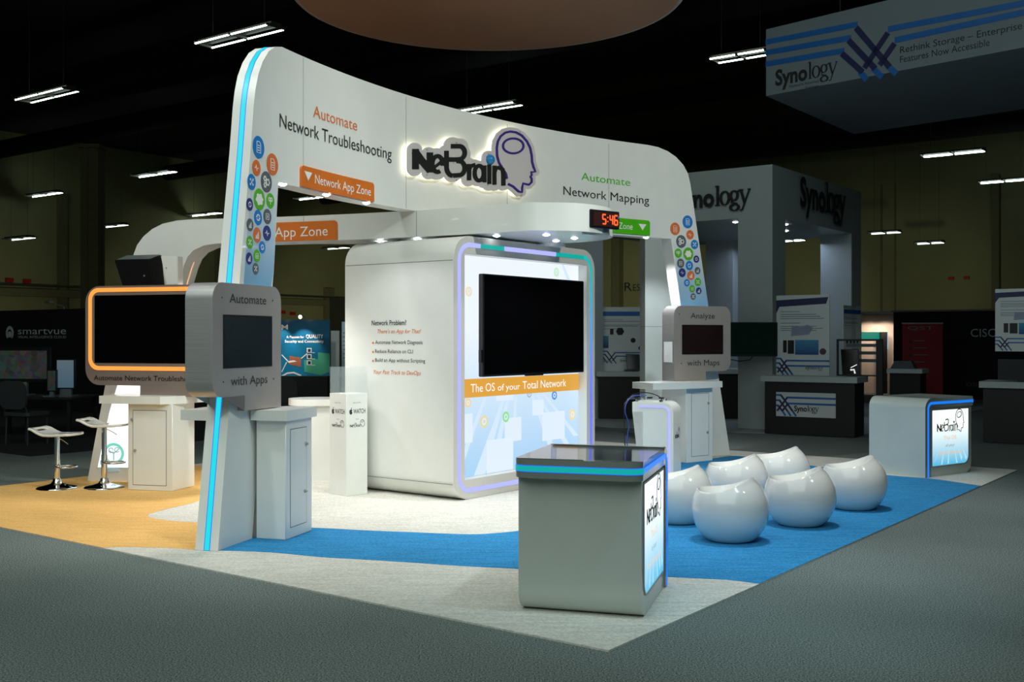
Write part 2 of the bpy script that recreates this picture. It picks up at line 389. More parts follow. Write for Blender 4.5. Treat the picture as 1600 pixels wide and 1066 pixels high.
def wr_box(px0, px1, z0, z1, th, m):
    TRIMN[0] += 1; p = WR0 - B * wr(px0) - A * th
    d = -B; n = Vector((-d.y, d.x)); l = wr(px1) - wr(px0)
    q = [p, p + d * l, p + d * l + n * th, p + n * th]
    bm = new(); prism(bm, [(v.x, v.y) for v in q], z0, z1); return struct(link_obj('trim_%d' % TRIMN[0], bm, m, smooth=0))
wl_box(-60, 545, 3.75, 4.15, 0.5, KHAKI_D)
wl_box(-60, 545, 4.3, 4.4, 0.35, DARKTRIM)
wl_box(89, 101, 0, 9.5, 0.3, KHAKI_D); wl_box(335, 350, 0, 9.5, 0.3, KHAKI_D); wl_box(-20, -12, 0, 9.5, 0.3, KHAKI_D); wl_box(505, 518, 0, 5, 0.3, KHAKI_D)
wr_box(962, 974, 0, 11, 0.5, KHAKI_D); wr_box(1376, 1379, 0, 9.5, 0.05, KHAKI_D); wr_box(1398, 1400, 0, 9.5, 0.05, KHAKI_D); wr_box(1552, 1564, 0, 9.5, 0.4, KHAKI_D)
# square hall column on the left
p = at(144, 500, 42.0)
bm = new(); bx(bm, p.x - 0.34, 41.7, 0, p.x + 0.34, 42.4, 8.85); bx(bm, p.x - 0.42, 41.6, 8.85, p.x + 0.42, 42.5, 9.0); bx(bm, p.x - 0.1, 41.62, 0, p.x - 0.04, 41.7, 8.85)
struct(link_obj('column', bm, KHAKI_D, smooth=0)); COLUMN_BASE = p
# dark ducts and purlins under the ceiling
for i, (y, z) in enumerate(((26, 11.4), (36, 11.2), (50, 11.5), (66, 11.3))):
    q = Vector((0, y)); n = B * 40; bm = new()
    tube(bm, [(q.x - n.x, q.y - n.y, z), (q.x + n.x, q.y + n.y, z)], 0.45, 12); struct(link_obj('trim_%d' % (20 + i), bm, CEIL))
def wall_wash(loc, target, power, angle=70):  # unseen spots added to wash light over the lower khaki walls
    lamp('added_wall_wash', 'SPOT', loc, target, power, (1.0, 1.0, 0.74), 0.4, angle, 1.0)
wall_wash((-22, 47, 2.6), (-28, 57, 3.2), 420, 58); wall_wash((-16, 52, 2.6), (-21, 65, 3.4), 560, 54); wall_wash((-9, 60, 2.6), (-12, 77, 4.0), 1300, 58)
wall_wash((5, 50, 2.4), (7.0, 66, 3.4), 1500, 56); wall_wash((11, 45, 2.4), (14.5, 60, 3.0), 700, 52); wall_wash((16, 40, 2.4), (20, 55, 2.8), 560, 52)

# fluorescent ceiling fixtures: pixel, photo length; two rows of two tubes each, along B
def fixture(px, py, z, two, label, length, m=TUBE):
    y = F * (z - EYE) / (CY - py); x = (px - CX) / F * y
    L = length * y / F / abs(B.x - (px - CX) / F * B.y)
    t = thing('ceiling_light', label, 'ceiling light', (x, y, z), math.atan2(B.y, B.x), 'fluorescent ceiling lights over the hall')
    bm = new(); bx(bm, -L / 2 - 0.05, -0.16, 0.06, L / 2 + 0.05, 0.16, 0.12); bx(bm, -L / 2 - 0.05, -0.28, 0.0, -L / 2, 0.28, 0.06); bx(bm, L / 2, -0.28, 0.0, L / 2 + 0.05, 0.28, 0.06); bx(bm, -0.03, -0.28, 0.0, 0.03, 0.28, 0.06)
    for sx in (-1, 1): tube(bm, [(sx * 0.36 * L, 0, 0.12), (sx * 0.36 * L, 0, 12.5 - z)], 0.006, 5)
    link_obj('housing', bm, DARKTRIM, t, smooth=0)
    for sy in ((-0.27, 0.25) if two else (-0.22,)):
        for s0, s1 in ((-L / 2 + 0.01, -0.05), (0.05, L / 2 - 0.01)):
            bm = new(); tube(bm, [(s0, sy, 0.01), (s1, sy, 0.01)], 0.021 if y < 40 else 0.038, 8); link_obj('tube', bm, m, t)
for args in ((372, 58, 9.0, 1, 'bright twin-row fluorescent light just above the tall left end of the white arch', 112),
             (72, 150, 9.0, 1, 'twin-row fluorescent light at upper left, alone high above the far-left khaki column', 74),
             (762, 170, 9.0, 1, 'twin-row fluorescent light just above the middle of the white curved header', 92),
             (1157, 89, 9.0, 1, 'twin-row fluorescent light at the left edge of the hanging banner sign', 84),
             (1488, 240, 9.0, 0, 'long fluorescent light below the hanging banner sign at right', 96),
             (240, 272, 9.0, 0, 'fluorescent light left of the tall white arch leg, right of the khaki column', 58),
             (68, 304, 9.0, 0, 'fluorescent light low at left, between the frame edge and the khaki column', 46),
             (319, 335, 9.0, 0, 'fluorescent light just above the lower white arch beam, left of the cyan strip', 46),
             (488, 309, 9.0, 0, 'fluorescent light seen through the gap under the orange zone sign', 50),
             (1568, 283, 8.6, 0, 'fluorescent light at the right frame edge below the long one', 76),
             (1237, 376, 6.3, 0, 'fluorescent light seen under the pale square tower canopy', 36)):
    fixture(*args)
for args in ((177, 353, 7.3, 0, 'small far fluorescent light just right of the khaki column top', 34),
             (30, 373, 6.3, 0, 'small far fluorescent light near the left frame edge above the khaki wall', 36),
             (1382, 364, 6.5, 0, 'dim far fluorescent light right of the pale tower, the higher of two', 46),
             (1452, 380, 6.0, 0, 'dim far fluorescent light right of the pale tower, the lower of two', 42),
             (525, 388, 6.8, 0, 'dim far fluorescent light left of the white display tower', 34)):
    fixture(*args, m=TUBE_D)

# ================================================================== booth carpets
PILE = (3, 26, 0.10)
C_WHITE = speckle('pale_grey_carpet', (196, 194, 186), (226, 223, 214), 60, extra=PILE, bump=0.15)
C_ORANGE = speckle('orange_carpet', (222, 172, 100), (240, 194, 124), 60, extra=PILE, bump=0.15)
C_BLUE = speckle('blue_carpet', (40, 122, 178), (66, 152, 206), 60, extra=(3, 26, 0.16), bump=0.15)
def smoothline(pts, n=6):
    """Catmull-Rom through pts"""
    out = []; P = [pts[0]] + list(pts) + [pts[-1]]
    for i in range(1, len(P) - 2):
        p0, p1, p2, p3 = (Vector((q[0], q[1])) for q in P[i - 1:i + 3])
        for k in range(n):
            t = k / n; out.append(tuple(0.5 * ((2 * p1) + (p2 - p0) * t + (2 * p0 - 5 * p1 + 4 * p2 - p3) * t * t + (3 * p1 - p0 - 3 * p2 + p3) * t ** 3)))
    out.append((pts[-1][0], pts[-1][1])); return out
def gp(*pts): return [tuple(ground(*p)[:2]) for p in pts]
def flat_prism(name, pts, z0, z1, m, label, cat):
    bm = new(); a = [bm.verts.new((x, y, z1)) for x, y in pts]; b = [bm.verts.new((x, y, z0)) for x, y in pts]; n = len(pts)
    f = bm.faces.new(a); 
    for i in range(n): bm.faces.new((a[i], a[(i + 1) % n], b[(i + 1) % n], b[i]))
    bmesh.ops.triangulate(bm, faces=[f])
    return tag(link_obj(name, bm, m, smooth=0), label, cat)
UL, VL = 9.03, 8.12
flat_prism('booth_carpet', [bp(0, 0), bp(UL, 0), bp(UL, VL), bp(0, VL)], 0, 0.010, C_WHITE, 'pale grey booth carpet with curved orange and blue insets, under the whole white booth', 'carpet')
o_far = bp(0.02, VL - 0.0)
orange = [bp(0.0, VL)] + [bp(3.6, VL)] + smoothline([bp(3.5, 6.2)] + gp((420, 752), (352, 768), (304, 787), (262, 797), (230, 808), (262, 815.5), (301, 818.6)) + gp((345, 822), (352, 838), (340, 851)))[0:] + smoothline(gp((312, 862), (298, 861), (262, 858.5), (220, 857.5), (186, 857.2)))
orange = [q for q in orange] + [tuple(C0 + B * ((ground(175, 856).xy - C0).dot(B)))]
flat_prism('orange_carpet', orange, 0.010, 0.0125, C_ORANGE, 'orange carpet zone under the two bar stools at the left of the booth', 'carpet')
blue = smoothline(gp((341.5, 862.8), (420, 865.5), (500, 873), (560, 876.5), (640, 881.5), (720, 887), (815, 892), (930, 899), (1057, 905), (1137, 909), (1180, 914.2)))
e1 = C0 + A * ((ground(1182, 914).xy - C0).dot(A)); e2 = C0 + A * ((ground(1519, 760).xy - C0).dot(A))
blue += [tuple(e1), tuple(e2)] + smoothline(gp((1515, 758.5), (1456, 750), (1390, 744.5), (1330, 737), (1265, 729), (1200, 720), (1150, 714), (1114, 718), (1075, 722.5), (1050, 727)))
blue += smoothline(gp((1030, 735), (1000, 752), (960, 776), (900, 806), (860, 820), (816, 831), (770, 836), (730, 837.5), (650, 834.5), (575, 831.5), (500, 827.5), (470, 828), (430, 836), (394, 842)))
flat_prism('blue_carpet', blue, 0.010, 0.0125, C_BLUE, 'blue carpet zone under the white ball chairs on the right of the booth', 'carpet')

# ================================================================== the tall curved arch
arch = thing('display_arch', 'tall white curved arch with tilted legs, its left leg edged by a cyan light strip', 'arch', (ARCH.L.x, ARCH.L.y, 0))
TH = 0.18
out_l = [(0, 0.0125), (0.48, 2.95), (0.53, 3.32), (0.556, 3.45), (0.60, 3.58), (0.67, 3.70), (0.76, 3.80), (0.86, 3.86), (0.96, 3.885)]
out_r = [(6.95, 3.935), (7.12, 3.925), (7.28, 3.89), (7.42, 3.83), (7.54, 3.74), (7.62, 3.63), (7.66, 3.5), (7.955, 1.94), (8.311, 0.0125)]
in_r = [(7.86, 0.0125), (7.497, 1.948), (7.338, 2.79)]; in_l = [(0.905, 2.79), (0.838, 2.093), (0.508, 0.0125)]
bm = new(); slab(bm, ARCH, out_l + out_r + in_r + in_l, -TH, 0.0, back=True)
link_obj('arch_frame', bm, WHITE, arch)
class Edge:                       # the narrow outer edge of the arch: a = across its thickness, b = index along a path of (s, z)
    cut = None
    def __init__(s, S, path, sign): s.S, s.path, s.sign = S, path, sign
    def p(s, a, b, d):
        i = min(int(b), len(s.path) - 2); t = b - i; p, q = s.path[i], s.path[i + 1]
        x, y = p[0] + (q[0] - p[0]) * t, p[1] + (q[1] - p[1]) * t
        def nrm(j):
            j0, j1 = max(j - 1, 0), min(j + 1, len(s.path) - 1); dx, dz = s.path[j1][0] - s.path[j0][0], s.path[j1][1] - s.path[j0][1]; l = math.hypot(dx, dz); return -dz / l, dx / l
        n0, n1 = nrm(i), nrm(min(i + 1, len(s.path) - 1)); nx, nz = n0[0] + (n1[0] - n0[0]) * t, n0[1] + (n1[1] - n0[1]) * t
        return s.S.p(x + nx * d * s.sign, y + nz * d * s.sign, a)
def edge_strip(S, path, sign, a0, a1, d0, d1, m, name, parent):
    E = Edge(S, path, sign); bm = new()
    for i in range(len(path) - 1):
        v = [bm.verts.new(E.p(a, b, d1)) for a, b in ((a0, i), (a1, i), (a1, i + 1), (a0, i + 1))]; bm.faces.new(v)
        l = [bm.verts.new(E.p(a, b, d0)) for a, b in ((a0, i), (a1, i), (a1, i + 1), (a0, i + 1))]
        bm.faces.new((v[0], l[0], l[3], v[3])); bm.faces.new((v[1], v[2], l[2], l[1]))
    return link_obj(name, bm, m, parent)
strip_path = [(0.0, 0.0135)] + [(0.48 * i / 6, 2.95 * i / 6) for i in range(1, 7)] + out_l[2:]
ls = edge_strip(ARCH, strip_path, 1, -0.106, -0.070, -0.002, 0.003, L_CYAN, 'led_strip', arch); ls['label'] = 'cyan light strip up the outer edge of the left leg'
edge_strip(ARCH, strip_path, 1, -0.112, -0.064, -0.002, 0.002, L_CYANEDGE, 'led_edge', arch)
rs = edge_strip(ARCH, [(8.30, 0.02), (7.955, 1.94), (7.66, 3.5)], -1, -0.106, -0.070, -0.002, 0.003, L_LAV, 'led_strip', arch)
# printed blue fade on the lower legs (the leg graphic)
def fade(name, c0, c1, lo, hi):
    m = bpy.data.materials.new(name); m.use_nodes = True; nt = m.node_tree; b = nt.nodes['Principled BSDF']
    tc = nt.nodes.new('ShaderNodeTexCoord'); sx = nt.nodes.new('ShaderNodeSeparateXYZ'); mr = nt.nodes.new('ShaderNodeMapRange'); rp = nt.nodes.new('ShaderNodeValToRGB')
    nt.links.new(tc.outputs['Object'], sx.inputs[0]); nt.links.new(sx.outputs[2], mr.inputs[0]); mr.inputs[1].default_value = lo; mr.inputs[2].default_value = hi
    nt.links.new(mr.outputs[0], rp.inputs[0]); rp.color_ramp.elements[0].color = lin(c0) + (1,); rp.color_ramp.elements[1].color = lin(c1) + (1,)
    nt.links.new(rp.outputs[0], b.inputs['Base Color']); b.inputs['Roughness'].default_value = 0.3; b.inputs['Coat Weight'].default_value = 0.2
    return m
PRINT = fade('blue_fade_print', (112, 172, 214), (226, 230, 230), 1.9, 2.75)
bm = new(); slab(bm, ARCH, [(0.345, 1.7), (0.725, 1.7), (0.832, 2.093), (0.895, 2.79), (0.49, 2.79)], 0, 0.002); link_obj('leg_graphic', bm, PRINT, arch)
bm = new(); slab(bm, ARCH, [(7.63, 1.6), (7.99, 1.6), (7.955, 1.94), (7.80, 2.75), (7.37, 2.75), (7.50, 1.948)], 0, 0.002); link_obj('leg_graphic', bm, PRINT, arch)

def icon(S, px, py, rpx, colr, sym, parent, d=0.002):
    a, b = S.inv(px, py); r = abs(S.inv(px, py - rpx)[1] - b)
    bm = new(); slab(bm, S, disc(a, b, r, 28), d, d + 0.003); o = link_obj('icon', bm, IC[colr], parent)
    o['label'] = colr + ' round icon'
    k = r * 0.62; bm = new(); D0, D1 = d + 0.003, d + 0.0045
    def st(pts, w=0.13, closed=False): stroke(bm, S, [(a + x * k, b + y * k) for x, y in pts], w * k, D0, D1, closed)
    if sym == 'doc': st([(-.5, -.8), (-.5, .8), (.25, .8), (.55, .45), (.55, -.8)], closed=True); [st([(-.28, y), (.32, y)]) for y in (-.45, -.1, .25)]
    elif sym == 'gears':
        for gx, gy, gr in ((-.45, .45, .3), (.4, 0, .42), (-.4, -.5, .28)):
            st(disc(gx, gy, gr, 12), .2, True)
            for q in range(6): st([(gx + gr * math.cos(q * 1.047), gy + gr * math.sin(q * 1.047)), (gx + (gr + .2) * math.cos(q * 1.047), gy + (gr + .2) * math.sin(q * 1.047))], .16)
    elif sym == 'cloud':
        slab(bm, S, [(a + k * x, b + k * y) for x, y in [(1.0 * math.cos(t * math.pi / 20) * (1 + .12 * math.cos(t * .9)), .85 * math.sin(t * math.pi / 20) * (1 + .12 * math.cos(t * .9))) for t in range(40)]], D0, D1)
    elif sym == 'arrows': st(arcpts(0, 0, .6, 20, 160), .26); st(arcpts(0, 0, .6, 200, 340), .26); st([(-.8, .0), (-.55, .3), (-.3, 0)], .16); st([(.8, 0), (.55, -.3), (.3, 0)], .16)
    elif sym == 'leaf': st([(0, -.8), (0, .1)], .16); st(disc(-.4, .3, .36, 12), .22, True); st(disc(.4, .3, .36, 12), .22, True)
    elif sym == 'pulse': st([(-.8, 0), (-.4, 0), (-.2, .6), (.1, -.6), (.3, 0), (.8, 0)], .15)
    elif sym == 'chart': st([(-.7, -.7), (.7, -.7)], .16); [st([(x, -.7), (x, y)], .24) for x, y in ((-.45, -.1), (0, .3), (.45, .7))]
    elif sym == 'frame': st([(-.6, -.6), (.6, -.6), (.6, .6), (-.6, .6)], .16, True); st([(-.15, -.3), (.3, 0), (-.15, .3)], .16, True)
    elif sym == 'net': st([(-.5, -.5), (.5, .5)], .12); st([(-.5, .5), (.5, -.5)], .12); [st(disc(x, y, .16, 8), .16, True) for x, y in ((-.5, -.5), (.5, .5), (-.5, .5), (.5, -.5))]
    link_obj('icon_symbol', bm, TEXT_W, o, smooth=0)
for args in ((403.3, 230, 17.4, 'blue', 'doc'), (425, 257, 17, 'orange', 'doc'), (400, 262.5, 12.5, 'orange', 'pulse'), (415.4, 284.4, 16.5, 'grey', 'gears'),
             (392.4, 284.4, 12.5, 'blue', 'net'), (404.5, 311.7, 17, 'green', 'cloud'), (421.6, 314, 12, 'green', 'leaf'), (389.5, 319.6, 10, 'navy', 'arrows'),
             (402.5, 340, 12, 'blue', 'arrows'), (417, 338.5, 12, 'grey', 'frame'), (390, 351.5, 10, 'grey', 'chart'), (401, 367.3, 12, 'orange', 'chart'),
             (416.5, 364.5, 12, 'navy', 'pulse'), (389.6, 378.7, 10, 'green', 'net'), (409, 386.5, 9.5, 'blue', 'arrows'), (400.6, 400, 10, 'green', 'frame'),
             (388.6, 404, 9.5, 'navy', 'chart'), (398.7, 420, 9, 'grey', 'net')): icon(ARCH, *args, arch)
for (x, y, r, c, s_) in ((309, 503, 37, 'blue', 'doc'), (237, 543, 36, 'orange', 'doc'), (323, 577, 27, 'orange', 'pulse'), (272, 616, 37, 'grey', 'gears'), (349, 633, 27, 'blue', 'net'),
             (255, 683, 27, 'green', 'leaf'), (313, 687, 37, 'green', 'cloud'), (359, 717, 21, 'navy', 'arrows'), (269, 741, 27, 'grey', 'frame'), (319, 754, 27, 'blue', 'arrows'),
             (366, 783, 21, 'grey', 'chart'), (278, 795, 26, 'navy', 'pulse'), (328, 811, 27, 'orange', 'chart'), (305, 853, 21, 'blue', 'arrows'), (368, 848, 24, 'green', 'net'),
             (335, 887, 21, 'green', 'frame'), (373, 899, 20, 'navy', 'chart'), (341, 932, 19, 'grey', 'net')): icon(ARCH, 990 + x / 3.676, 210 + y / 3.676, r / 3.676, c, s_, arch)
# lettering along the header
o = letter_part(ARCH, arch, TEXT_O, [('Automate', 1.44, 2.135, 3.415, 0.105)]); o['label'] = 'orange word on the left of the header'
letter_part(ARCH, arch, TEXT, [('Network Troubleshooting', 0.92, 2.69, 3.235, 0.115)])
a0 = ARCH.inv(908, 281); a1 = ARCH.inv(984.4, 288.6); o = letter_part(ARCH, arch, TEXT_G, [('Automate', a0[0], a1[0], 3.40, 0.095)]); o['label'] = 'green word on the right of the header'
a0 = ARCH.inv(880, 305); a1 = ARCH.inv(1014, 313.6); letter_part(ARCH, arch, TEXT, [('Network Mapping', a0[0], a1[0], 3.20, 0.105)])
# zone signs hung on the lower edge
bm = new(); slab(bm, ARCH, rrect(1.232, 2.800, 2.386, 2.975, (0, 0, 0.035, 0.035), 4), 0, 0.02); zs = link_obj('zone_sign', bm, SIGN_O, arch); zs['label'] = 'orange zone sign'
letter_part(ARCH, zs, TEXT_W, [('Network App Zone', 1.44, 2.33, 2.850, 0.082)], d=0.0215)
bm = new(); slab(bm, ARCH, [(1.275, 2.932), (1.395, 2.932), (1.335, 2.858)], 0.02, 0.0215); link_obj('arrow_mark', bm, TEXT_W, zs)
bm = new(); slab(bm, ARCH, rrect(5.72, 2.812, 6.971, 2.995, (0, 0, 0.035, 0.035), 4), 0, 0.02); zs = link_obj('zone_sign', bm, SIGN_G, arch); zs['label'] = 'green zone sign'
letter_part(ARCH, zs, TEXT_W, [('Network Map Zone', 5.79, 6.68, 2.865, 0.082)], d=0.0215)
bm = new(); slab(bm, ARCH, [(6.78, 2.945), (6.91, 2.945), (6.845, 2.868)], 0.02, 0.0215); link_obj('arrow_mark', bm, TEXT_W, zs)
# panel joints
bm = new()
for a in (1.29, 2.93, 4.6, 6.3): stroke(bm, ARCH, [(a, 2.80), (a, 3.88)], 0.004, 0, 0.0008)
link_obj('panel_seam', bm, SEAM, arch, smooth=0)
# soffit downlights
def downlight(S, s, d, z, parent, m=BULB, r=0.022):
    c = S.p(s, z, d); bm = new(); lathe(bm, [(r * 1.5, z + 0.004), (r * 1.5, z - 0.006), (r, z - 0.006), (r, z - 0.012), (r * 0.6, z - 0.016)], 14, (c.x, c.y)); return link_obj('downlight', bm, m, parent)
for s_ in (1.02, 1.70, 2.33, 3.4, 4.6, 5.8, 6.95): downlight(ARCH, s_, -0.03, 2.79, arch)

# ------------------------------------------------------------------ backlit brand sign standing off the header
sign = thing('backlit_logo_sign', 'backlit white logo sign with black letters and purple head outline on the curved header', 'sign', (ARCH.L.x, ARCH.L.y, 2.9))
class Shift:                       # ARCH surface expressed from the sign's own base
    cut = 0.15
    def __init__(s, S, dz): s.S, s.dz = S, dz
    def p(s, a, b, d): v = s.S.p(a, b, d); return Vector((v.x, v.y, v.z - s.dz))
SG = Shift(ARCH, 2.9)
def big(zx, zy): return ARCH.inv(600 + zx / 5.33, 150 + zy / 5.33)
class Traced:                      # the sign's outline as measured on the curved header: traced units across and down -> header surface
    cut = None
    def p(self, a, b, d): q = big(a, b); return SG.p(q[0], q[1], d)
TR = Traced()
def blob_px(bm, pts, w, d0, d1):
    """thick rounded ribbon: discs at the corners joined by bars"""
    stroke(bm, TR, pts, w, d0, d1)
    for c in pts: slab(bm, TR, disc(c[0], c[1], w / 2, 20), d0, d1)
class Cutless:
    cut = None
    def __init__(s, S): s.S = S
    def p(s, a, b, d): return s.S.p(a, b, d)
OUT_LETTERS = [([(213, 455), (213, 610)], 108), ([(330, 490), (334, 640)], 104), ([(400, 520), (400, 620)], 150), ([(475, 470), (475, 600)], 100), ([(530, 420), (590, 430), (610, 490), (605, 540), (610, 610), (530, 650)], 130),
               ([(664, 575), (664, 700)], 100), ([(664, 600), (716, 590)], 100), ([(748, 640), (748, 660)], 180), ([(794, 590), (794, 720)], 90), ([(836, 520), (836, 735)], 104), ([(880, 600), (880, 740)], 96), ([(950, 640), (955, 735)], 100)]
def plate(bm, d0, d1, grow):
    for pts, w in OUT_LETTERS: blob_px(bm, pts, w + 14 + grow, d0, d1)
    blob_px(bm, LOGO_HEAD[3:] + LOGO_HEAD[:1], 74 + grow, d0, d1)
    slab(bm, TR, LOGO_HEAD, d0, d1)
PLATE = mat('white_acrylic_plate', (206, 200, 200), 0.4, var=0.01)
HALO = emit('halo_light', (255, 250, 220), 2.6)
bm = new(); plate(bm, 0.050, 0.066, 0); link_obj('backing_plate', bm, PLATE, sign, smooth=20)
bm = new(); plate(bm, 0.028, 0.042, -14); link_obj('halo_tube', bm, HALO, sign, smooth=0)
bm = new()
for pts, wd, cl in LOGO_LETTERS: stroke(bm, TR, pts[:-1] if cl else pts, wd, 0.066, 0.076, bool(cl))
link_obj('logo_letters', bm, LOGO_K, sign, smooth=0)
bm = new(); stroke(bm, TR, LOGO_HEAD, 17, 0.066, 0.075); stroke(bm, TR, LOGO_BRAIN, 17, 0.066, 0.075, True); link_obj('logo_head_outline', bm, PURPLE, sign, smooth=0)
bm = new(); c = big(836, 537); cc = SG.p(c[0], c[1], 0.075); bmesh.ops.create_uvsphere(bm, u_segments=20, v_segments=12, radius=0.055, matrix=Matrix.Translation(cc)); link_obj('logo_dot', bm, BALL_B, sign)
for q in ((235, 500), (560, 395), (310, 660), (560, 705), (828, 490), (1095, 305), (1105, 830), (826, 745), (312, 452)):
    bm = new(); a, b = big(*q); slab(bm, Cutless(SG), disc(a, b, 0.008, 10), 0.0, 0.070); link_obj('standoff', bm, STEEL, sign)

# ================================================================== the lower curved beam
beam = thing('display_beam', 'low white curved beam arch passing over the display tower to a rounded nose', 'arch', (BEAM.L.x, BEAM.L.y, 0))
ZB, ZT = 2.535, 2.795
outer = [(0, 0.0125), (0.2, 1.05), (0.5, 2.40), (0.55, 2.53), (0.62, 2.62), (0.72, 2.70), (0.84, 2.755), (1.0, 2.785), (1.17, ZT), (1.6, ZT)]
inner = [(1.6, ZB), (1.45, ZB), (1.30, 2.515), (1.19, 2.47), (1.12, 2.40), (1.075, 2.30), (1.025, 2.139), (0.60, 0.0125)]
bm = new(); slab(bm, BEAM, outer + inner, -0.34, 0, back=True)
front = [BEAM.p(s_, 0, 0).xy for s_ in [1.6 + (5.04 - 1.6) * i / 20 for i in range(21)]]
nose = [Vector(q) - BEAM.L for q in smoothline([tuple(BEAM.world(5.04)), (0.60, 10.03), (0.86, 10.28), (0.985, 10.60), (0.94, 10.95), (0.68, 11.25), (0.25, 11.48), (-0.4, 11.62)], 5)][1:]
back = [Vector((-1.3, 11.45)) - BEAM.L] + [BEAM.p(s_, 0, -0.34).xy for s_ in (2.4, 2.0, 1.6)]
pl = [tuple(v) for v in front + nose + back]
va = [bm.verts.new((x, y, ZB)) for x, y in pl]; vb = [bm.verts.new((x, y, ZT)) for x, y in pl]; n = len(pl)
f1 = bm.faces.new(list(reversed(va))); f2 = bm.faces.new(vb)
for i in range(n): bm.faces.new((va[i], va[(i + 1) % n], vb[(i + 1) % n], vb[i]))
bmesh.ops.triangulate(bm, faces=[f1, f2])
link_obj('beam_frame', bm, WHITE, beam)
a0 = BEAM.inv(530, 377); a1 = BEAM.inv(521, 344); s_hi = a1[0] + 0.03
bm = new(); slab(bm, BEAM, rrect(1.58, 2.54, s_hi + 0.02, 2.735, (0, 0, 0.04, 0.04), 4), 0, 0.012); zs = link_obj('zone_sign', bm, SIGN_O, beam); zs['label'] = 'orange zone sign'
sA = BEAM.inv(430, 370)[0]; sB = BEAM.inv(513, 366)[0]; k = (sB - sA) / 8.0
letter_part(BEAM, zs, TEXT_W, [('App Zone', sA, sB, 2.585, 0.105), ('Network', 1.66, sA - 0.08, 2.585, 0.105)], d=0.0135)
bm = new()
for a in (2.45, 3.75): stroke(bm, BEAM, [(a, ZB + 0.005), (a, ZT - 0.002)], 0.004, 0, 0.0008)
link_obj('panel_seam', bm, SEAM, beam, smooth=0)
es = edge_strip(BEAM, [(0.60, 0.02), (1.025, 2.139), (1.075, 2.30), (1.10, 2.36)], -1, -0.20, -0.178, -0.002, 0.003, emit('faint_orange_led', (255, 196, 150), 0.85), 'led_strip', beam)
for (x, y) in ((-0.15, 10.50), (0.33, 10.40), (0.62, 10.75), (0.45, 11.05), (-0.95, 10.85), (-1.35, 11.1)):
    bm = new(); r = 0.022; q = Vector((x, y)) - BEAM.L; lathe(bm, [(r * 1.5, ZB + 0.002), (r * 1.5, ZB - 0.006), (r, ZB - 0.006), (r * 0.6, ZB - 0.014)], 14, tuple(q)); link_obj('downlight', bm, BULB, beam)
bm = new(); q = Vector((0.40, 11.40)) - BEAM.L; lathe(bm, [(0.16, 2.498), (0.16, ZB)], 32, tuple(q)); link_obj('round_spacer', bm, WHITE, beam)
# lit graphic set into the far left leg
LITW = emit('leg_lightbox', (205, 232, 246), 1.5, (255, 252, 246), 2, 0.1, 0.7)
bm = new(); slab(bm, BEAM, [(0.115, 0.16), (0.46, 0.16), (0.56, 0.75), (0.68, 1.25), (0.40, 1.25), (0.245, 0.75)], 0, 0.004); lb = link_obj('light_panel', bm, LITW, beam)
bm = new(); c = BEAM.inv(178, 709); outl = disc(c[0], c[1], 0.115, 28); ring(bm, BEAM, outl, disc(c[0], c[1], 0.085, 28), 0.004, 0.006); link_obj('icon', bm, emit('teal_print', (120, 214, 190), 1.0), lb, smooth=0)
bm = new(); stroke(bm, BEAM, [(c[0], c[1] - 0.07), (c[0], c[1] + 0.02)], 0.012, 0.004, 0.006); stroke(bm, BEAM, [(c[0] - 0.05, c[1] + 0.03), (c[0], c[1]), (c[0] + 0.05, c[1] + 0.045)], 0.012, 0.004, 0.006)
stroke(bm, BEAM, arcpts(c[0] - 0.03, c[1] + 0.035, 0.025, 0, 330), 0.010, 0.004, 0.006); stroke(bm, BEAM, arcpts(c[0] + 0.035, c[1] + 0.04, 0.025, 0, 330), 0.010, 0.004, 0.006)
stroke(bm, BEAM, arcpts(c[0] - 0.02, c[1] - 0.19, 0.10, 30, 150, 8, 0.03), 0.012, 0.004, 0.006); stroke(bm, BEAM, [(c[0] - 0.1, c[1] - 0.185), (c[0] + 0.06, c[1] - 0.18)], 0.010, 0.004, 0.006)
link_obj('icon_symbol', bm, emit('grey_print', (150, 180, 180), 0.9), lb, smooth=0)

# wall clock on the nose
ca = math.atan2(0.64, 0.766)
clk = thing('digital_clock', 'black digital clock with red digits on the rounded nose of the low beam', 'clock', (0.735, 10.10, 2.58), ca)
bm = new(); bx(bm, 0, 0.0, 0.0, 0.385, 0.055, 0.168); bmesh.ops.bevel(bm, geom=bm.edges[:], offset=0.006, segments=2, affect='EDGES'); link_obj('case', bm, BLACK, clk)
FS = face(0.0)
bm = new(); slab(bm, FS, rect(0.04, 0.018, 0.372, 0.150), 0, 0.002); link_obj('display_window', bm, emit('red_tinted_window', (46, 6, 4), 0.8), clk, smooth=0)
SEG = {'5': 'afgcd', '4': 'fgbc', '6': 'afgcde'}
def digit(bm, ch, x, y, w, h):
    P = {'a': ((0, h), (w, h)), 'b': ((w, h), (w, h / 2)), 'c': ((w, h / 2), (w, 0)), 'd': ((0, 0), (w, 0)), 'e': ((0, h / 2), (0, 0)), 'f': ((0, h), (0, h / 2)), 'g': ((0, h / 2), (w, h / 2))}
    for s_ in SEG[ch]: (x0, y0), (x1, y1) = P[s_]; stroke(bm, FS, [(x + x0, y + y0), (x + x1, y + y1)], 0.014, 0.002, 0.004)
bm = new(); digit(bm, '5', 0.155, 0.04, 0.040, 0.088); digit(bm, '4', 0.252, 0.04, 0.036, 0.088); digit(bm, '6', 0.312, 0.04, 0.040, 0.088)
for yy in (0.065, 0.103): slab(bm, FS, rect(0.215, yy - 0.006, 0.227, yy + 0.006), 0.002, 0.004)
link_obj('digits', bm, emit('red_digit', (255, 92, 40), 1.6), clk, smooth=0)
